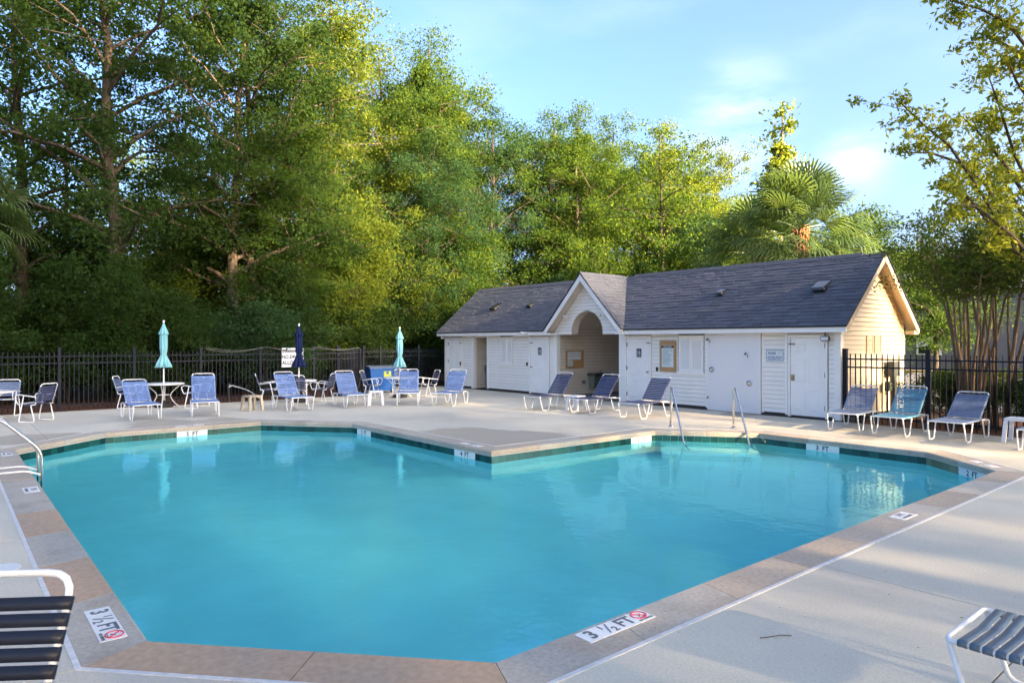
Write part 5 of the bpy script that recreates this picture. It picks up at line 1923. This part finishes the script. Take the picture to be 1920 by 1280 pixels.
# mid height growth between the tall trunks
rm = random.Random(91)
MID = [('dark leafy understorey tree behind the fence left of the leaning trunk', -19.5, 31), ('leafy understorey tree right of the leaning trunk', -13.2, 31.5), ('understorey tree behind the left teal umbrella', -15.8, 33),
       ('understorey tree above the navy umbrella', -9.5, 33.5), ('understorey tree between the navy and second teal umbrellas', -7.0, 31), ('understorey tree at the far left edge of the picture', -22.5, 30),
       ('understorey tree above the blue bin', -5.3, 35), ('low tree touching the left end of the pool house roof', -2.6, 35), ('understorey tree deep behind the leaning trunk', -18.5, 37), ('understorey tree deep behind the left loungers', -12, 38)]
for lab, X, Z in MID:
    u, v = cam_at(X, Z)
    plant_tree(TE, u, v, rm.uniform(0.8, 1.0), rm.uniform(0, 6.28), lab, 'understorey trees behind the left fence', crown_m=rm.choice(('leaf_dark', 'leaf_mid', 'leaf_mid', 'leaf_gold')))
# understorey along the left fence
rb = random.Random(12)
k = 0
v = -6.0
while v < 20:
    for u0 in (-24.9, -27.3, -30.5):
        pair = rb.choice((B1, B2))
        uu, vv = u0 + rb.uniform(-0.7, 0.7), v + rb.uniform(-0.6, 0.6)
        if uu > -26.6 and vv > 10.5:
            uu = -26.9 - rb.random()
        plant_tree(pair, uu, vv, rb.uniform(0.75, 1.12), rb.uniform(0, 6.28), {-24.9: 'dark shrub nearest the fence ', -27.3: 'dark shrub in the second row back ', -30.5: 'dark shrub deep in the wood '}[u0] + beside(vv), 'shrubs behind the left fence', 'shrub', 'shrub',
                   crown_m=rb.choice(('leaf_dark', 'leaf_dark', 'leaf_dark', 'leaf_blue')))
    v += rb.uniform(1.5, 2.1)
# shrubs behind the pool house
for k in range(5):
    plant_tree(B2, -25.5 + k * 2.3 + rb.uniform(-0.5, 0.5), 23.5 + rb.uniform(0, 2.5), rb.uniform(0.9, 1.25), rb.uniform(0, 6.28), ['shrub behind the far left end of the pool house', 'shrub behind the left roof slope', 'shrub behind the portico peak', 'shrub just behind the left part of the long roof', 'shrub just behind the middle of the long roof'][k], 'shrubs behind the pool house', 'shrub', 'shrub',
               crown_m=rb.choice(('leaf_mid', 'leaf_blue', 'leaf_dark')))


# palms
def palm(u, v, h, r, n_fr, seed, label, s=1.0):
    rr = random.Random(seed)
    t = thing('palm_tree', label, 'palm', (u, v, -0.06), 0, 'cabbage palms behind the pool house')
    tk = MB()
    tk.tube([(0, 0, 0), (0.05, 0, h * 0.5), (0, 0.03, h)], [0.19, 0.16, 0.17], 10)
    tk.build('trunk', M['bark'], t, True)
    bt = MB()
    for row in range(9):
        for k in range(8):
            a = k * math.pi / 4 + row * 0.39
            z = h - 1.15 + row * 0.13
            rr_ = 0.20 + 0.012 * row
            p0 = Vector((math.cos(a) * 0.15, math.sin(a) * 0.15, z))
            for sg in (-1, 1):
                a2 = a + sg * 0.28
                p1 = Vector((math.cos(a2) * (rr_ + 0.05), math.sin(a2) * (rr_ + 0.05), z + 0.22))
                bt.tube([p0, (p0 + p1) / 2 + Vector((math.cos(a), math.sin(a), 0)) * 0.05, p1], [0.035, 0.032, 0.012], 4)
    bt.build('boots', M['boot'], t)
    for i in range(n_fr):
        q = (i + 0.5) / n_fr
        az = i * 2.399 + rr.uniform(-0.2, 0.2)
        el = R(84 - 124 * q + rr.uniform(-8, 8))
        pl_ = r * rr.uniform(0.45, 0.62)
        d = Vector((math.cos(az) * math.cos(el), math.sin(az) * math.cos(el), math.sin(el)))
        o0 = Vector((0, 0, h - 0.05 + 0.1 * (1 - q)))
        tipp = o0 + d * pl_ + Vector((0, 0, -0.10 * pl_ * (1 - abs(math.sin(el)))))
        side = d.cross(Vector((0, 0, 1)))
        side = side.normalized() if side.length > 0.05 else Vector((1, 0, 0))
        roll = rr.uniform(-0.7, 0.7)
        nn = side.cross(d).normalized()
        side = (side * math.cos(roll) + nn * math.sin(roll)).normalized()
        nn = side.cross(d).normalized()
        fm = MB()
        fm.tube([o0, (o0 + tipp) / 2 + Vector((0, 0, 0.04)), tipp], [0.022, 0.017, 0.012], 4)
        L_ = r * rr.uniform(0.50, 0.66)
        ns = 30
        for k in range(ns):
            b = (k / (ns - 1) * 2 - 1) * R(112)
            dd = d * math.cos(b) + side * math.sin(b)
            l = L_ * (0.72 + 0.28 * math.cos(b)) * rr.uniform(0.9, 1.06)
            w = 0.036
            sd_ = (side * math.cos(b) - d * math.sin(b)).normalized()
            fold = 0.018 if k % 2 else -0.018
            p1 = tipp + dd * l * 0.5 + nn * (0.07 * l * (1 - abs(b) / 3) + fold)
            p2 = tipp + dd * l * 0.82 + nn * (0.04 * l) - Vector((0, 0, 0.10 * l))
            p3 = tipp + dd * l * 0.96 - Vector((0, 0, (0.24 + 0.12 * rr.random()) * l))
            fm.add([tipp - sd_ * 0.006, tipp + sd_ * 0.006, p1 + sd_ * w, p1 - sd_ * w, p2 + sd_ * w * 0.55, p2 - sd_ * w * 0.55, p3],
                   [(0, 1, 2, 3), (3, 2, 4, 5), (5, 4, 6)])
        fm.build('frond', M['leaf_palm'], t)
    return t


palm(-12.06, 23.46, 5.95, 2.55, 46, 5, 'tall cabbage palm with orange criss cross boots rising over the roof')
palm(-14.9, 25.7, 5.5, 2.7, 42, 9, 'shorter cabbage palm left of the taller one over the roof')
# palm fronds at the far left edge of the wood
palm(-29.2, 0.9, 6.2, 2.1, 26, 15, 'palm with drooping fronds among the trees at the left edge')

# crape myrtle at the right fence
rng = np.random.default_rng(31)
rr = random.Random(31)


def crape(u, v, stems, h, spread_r, seed, label, leaf_per=95):
    rr = random.Random(seed)
    rng = np.random.default_rng(seed)
    t = thing('crape_myrtle', label, 'tree', (u, v, -0.06), 0, None)
    tips = []
    for i in range(stems):
        a = i * 2.399 + rr.uniform(-0.3, 0.3)
        rad = spread_r * math.sqrt((i + 0.6) / stems)
        p0 = Vector((math.cos(a) * 0.13, math.sin(a) * 0.13, 0))
        p1 = Vector((math.cos(a) * (0.16 + 0.10 * rad), math.sin(a) * (0.16 + 0.10 * rad), h * 0.30))
        p2 = Vector((math.cos(a) * rad * 0.42, math.sin(a) * rad * 0.42, h * 0.62))
        p3 = Vector((math.cos(a) * rad, math.sin(a) * rad, h * rr.uniform(0.8, 0.98)))
        mb = MB()
        r0 = rr.uniform(0.028, 0.046)
        mb.tube([p0, p1, p1.lerp(p2, 0.5) + Vector((rr.uniform(-.04, .04), rr.uniform(-.04, .04), 0)), p2, p2.lerp(p3, 0.5) + Vector((rr.uniform(-.1, .1), rr.uniform(-.1, .1), 0)), p3], [r0, r0 * 0.85, r0 * 0.7, r0 * 0.55, r0 * 0.35, 0.008], 6)
        for k in range(8):
            q = rr.uniform(0.0, 1)
            b = p2.lerp(p3, q)
            c = b + Vector((rr.gauss(0, 0.55), rr.gauss(0, 0.55), rr.uniform(0.0, 0.7)))
            mb.tube([b, b.lerp(c, 0.5) + Vector((0, 0, 0.06)), c], [0.012, 0.008, 0.004], 4, caps=False)
            for q2 in (0.55, 0.8, 1.0):
                tips.append(b.lerp(c, q2) + Vector((rr.gauss(0, 0.1), rr.gauss(0, 0.1), rr.gauss(0, 0.08))))
        mb.build('trunk', M['bark_tan'], t, True)
    cen = np.array([tuple(x) for x in tips])
    link('crown', leaves_mesh('crown', M['leaf_crape'], cen, leaf_per, 0.30, 0.062, rng, 0.7), t)


crape(-5.05, 17.35, 11, 4.6, 1.7, 41, 'crape myrtle with many tan stems behind the right fence, left clump', 60)
crape(-4.62, 17.75, 9, 4.8, 1.6, 42, 'crape myrtle with many tan stems behind the right fence, right clump', 60)
crape(-1.3, 18.8, 8, 4.6, 1.9, 43, 'crape myrtle reaching in from the right picture edge', 70)

# dark small tree before the grey building
SM = build_tree(109, 5.6, 2.6, 1.9, 0.11, M['leaf_dark'], M['bark_dark'], 18, 9, 110, 0.10, 0.5, shape='round')
u, v = cam_at(17.6, 28.3)
plant_tree(SM, u, v, 1.0, 0.5, 'small dark tree with a forked trunk in front of the grey building', 'small trees by the parking lot')
for X, Z, s, cm, lab in ((36.9, 63.0, 1.75, 'leaf_mid', 'rounded green tree right of the roof peak by the parking lot'), (44, 62.0, 1.8, 'leaf_mid', 'rounded green tree behind the crape myrtle crown'), (51, 65, 1.9, 'leaf_mid', 'rounded green tree near the right edge of the parking lot'),
                         (33, 60, 1.55, 'leaf_mid', 'green tree directly behind the gable peak'), (60, 68, 2.0, 'leaf_dark', 'dark green tree at the far right of the parking lot')):
    u, v = cam_at(X, Z)
    plant_tree(SM, u, v, s, X, lab, 'small trees by the parking lot', crown_m=cm)
# clipped hedge and shrubs behind the right fence
hg = np.random.default_rng(8)
pts = np.stack([hg.uniform(-1.6, 1.6, 260), hg.uniform(-0.45, 0.45, 260), hg.uniform(0.35, 1.15, 260)], axis=1)
t = thing('hedge', 'clipped light green hedge behind the right fence', 'hedge', (-5.2, 21.5, -0.05), R(6))
link('foliage', leaves_mesh('foliage', M['leaf_hedge'], pts, 70, 0.16, 0.05, hg, 0.8), t)
tw = MB()
for k in range(14):
    x = -1.5 + k * 0.23
    tw.tube([(x, 0, 0), (x + rr.uniform(-.1, .1), rr.uniform(-.2, .2), 0.9)], [0.016, 0.006], 4)
tw.build('stems', M['bark_dark'], t)
for u, v, s, m, lab in ((-6.0, 18.5, 0.36, 'leaf_dark', 'dark glossy shrub left of the crape myrtle stems'), (-5.35, 18.4, 0.38, 'leaf_dark', 'dark glossy shrub just left of the tan stems'), (-4.0, 18.1, 0.36, 'leaf_dark', 'dark shrub just right of the tan stems'),
                        (-3.35, 18.0, 0.40, 'leaf_dark', 'dark shrub under the yucca like plant'), (-2.5, 17.9, 0.38, 'leaf_dark', 'dark shrub at the right picture edge'), (-1.7, 17.9, 0.40, 'leaf_dark', 'dark shrub beyond the right picture edge')):
    plant_tree(B1, u, v, s, u * 3, lab, 'shrubs behind the right fence', 'shrub', 'shrub', crown_m=m)
# strappy bright plant
t = thing('strap_leaf_plant', 'bright green strappy plant behind the right fence', 'plant', (-3.75, 17.6, 0))
for k in range(46):
    a = k * 2.399
    el = R(rr.uniform(25, 80))
    L_ = rr.uniform(0.7, 1.1)
    d = Vector((math.cos(a) * math.cos(el), math.sin(a) * math.cos(el), math.sin(el)))
    sd_ = Vector((-math.sin(a), math.cos(a), 0)) * 0.022
    b0 = Vector((rr.gauss(0, 0.12), rr.gauss(0, 0.12), 0.25 * rr.random()))
    p1, p2, p3 = b0 + d * L_ * 0.5, b0 + d * L_ * 0.85 - Vector((0, 0, 0.06)), b0 + d * L_ - Vector((0, 0, 0.22 * L_))
    MB().add([b0 - sd_ * 0.6, b0 + sd_ * 0.6, p1 + sd_, p1 - sd_, p2 + sd_ * 0.8, p2 - sd_ * 0.8, p3], [(0, 1, 2, 3), (3, 2, 4, 5), (5, 4, 6)]).build('leaf', M['leaf_hedge'], t)


# sunlit tree reaching in from the right
root = Vector((-2.342, 18.395, -0.06))
br = [
    [(-2.86, 17.78, 2.09), (-3.39, 16.83, 2.87), (-3.81, 15.71, 3.61), (-4.1, 14.73, 4.64), (-4.38, 13.94, 5.44), (-4.54, 13.28, 5.68), (-4.73, 12.74, 6.01)],
    [(-3.81, 15.71, 3.61), (-4.23, 15.51, 4.92), (-4.66, 15.15, 5.41), (-4.96, 14.79, 5.57), (-5.26, 14.29, 5.55)],
    [(-2.86, 17.78, 2.09), (-3.66, 17.13, 4.25), (-4.05, 16.51, 5.73), (-4.13, 15.95, 6.49), (-4.23, 15.51, 7.14)],
    [(-3.66, 17.13, 4.25), (-4.34, 16.94, 5.65), (-4.7, 16.52, 6.32), (-4.87, 16.15, 6.56)],
    [(-2.86, 17.78, 2.09), (-3.17, 16.78, 5.39), (-3.35, 15.32, 6.92), (-3.49, 13.91, 7.32), (-3.65, 13.1, 7.35), (-3.97, 12.4, 7.43)],
    [(-3.35, 15.32, 6.92), (-3.61, 14.7, 7.12), (-3.85, 14.1, 7.3)],
    [(-3.81, 15.71, 3.61), (-3.91, 14.65, 4.01), (-4.22, 13.97, 4.64), (-4.39, 13.46, 4.65)],
    [(-3.17, 16.78, 5.39), (-3.47, 15.49, 6.21), (-3.6, 14.86, 6.59), (-3.67, 14.47, 7.03)],
    [(-3.39, 16.83, 2.87), (-4.04, 17.61, 4.35), (-4.45, 17.75, 5.23), (-4.81, 17.63, 5.86)],
    [(-3.39, 16.83, 2.87), (-3.61, 14.7, 3.79), (-3.84, 13.49, 4.19), (-4.11, 12.85, 4.2)],
]
t = thing('overhanging_tree', 'sunlit tree with sparse yellow green branches reaching in at the right', 'tree', tuple(root))
tk = MB()
tk.tube([Vector((0, 0, 0)), Vector((0.02, 0.05, 1.0)), Vector((-2.86, 17.78, 2.09)) - root], [0.17, 0.14, 0.11], 8)
tips = []
rr = random.Random(52)
for b in br:
    P = [Vector(q) - root for q in b]
    nP = len(P)
    r0 = 0.042
    tk.tube(P, [r0 * (1 - 0.85 * i / (nP - 1)) + 0.005 for i in range(nP)], 6, caps=False)
    for i in range(nP - 1):
        ln = (P[i + 1] - P[i]).length
        dens = 0 if i == 0 else 1
        for k in range(int(ln / 0.13 * dens)):
            q = rr.random()
            s0 = P[i].lerp(P[i + 1], q)
            w = 0.36 - 0.16 * (i + q) / nP
            e = s0 + Vector((rr.gauss(0, w), rr.gauss(0, w), rr.gauss(0.08, w * 0.6)))
            tk.tube([s0, s0.lerp(e, 0.5) + Vector((0, 0, 0.03)), e], [0.007, 0.005, 0.003], 3, caps=False)
            for q2 in (0.6, 1.0):
                tips.append(s0.lerp(e, q2))
    tips.append(P[-1])
tk.build('trunk', M['bark'], t, True)
link('crown', leaves_mesh('crown', M['leaf_sunny'], np.array([tuple(x) for x in tips]), 34, 0.19, 0.10, np.random.default_rng(3), 0.6, 0.3, 0.42), t)
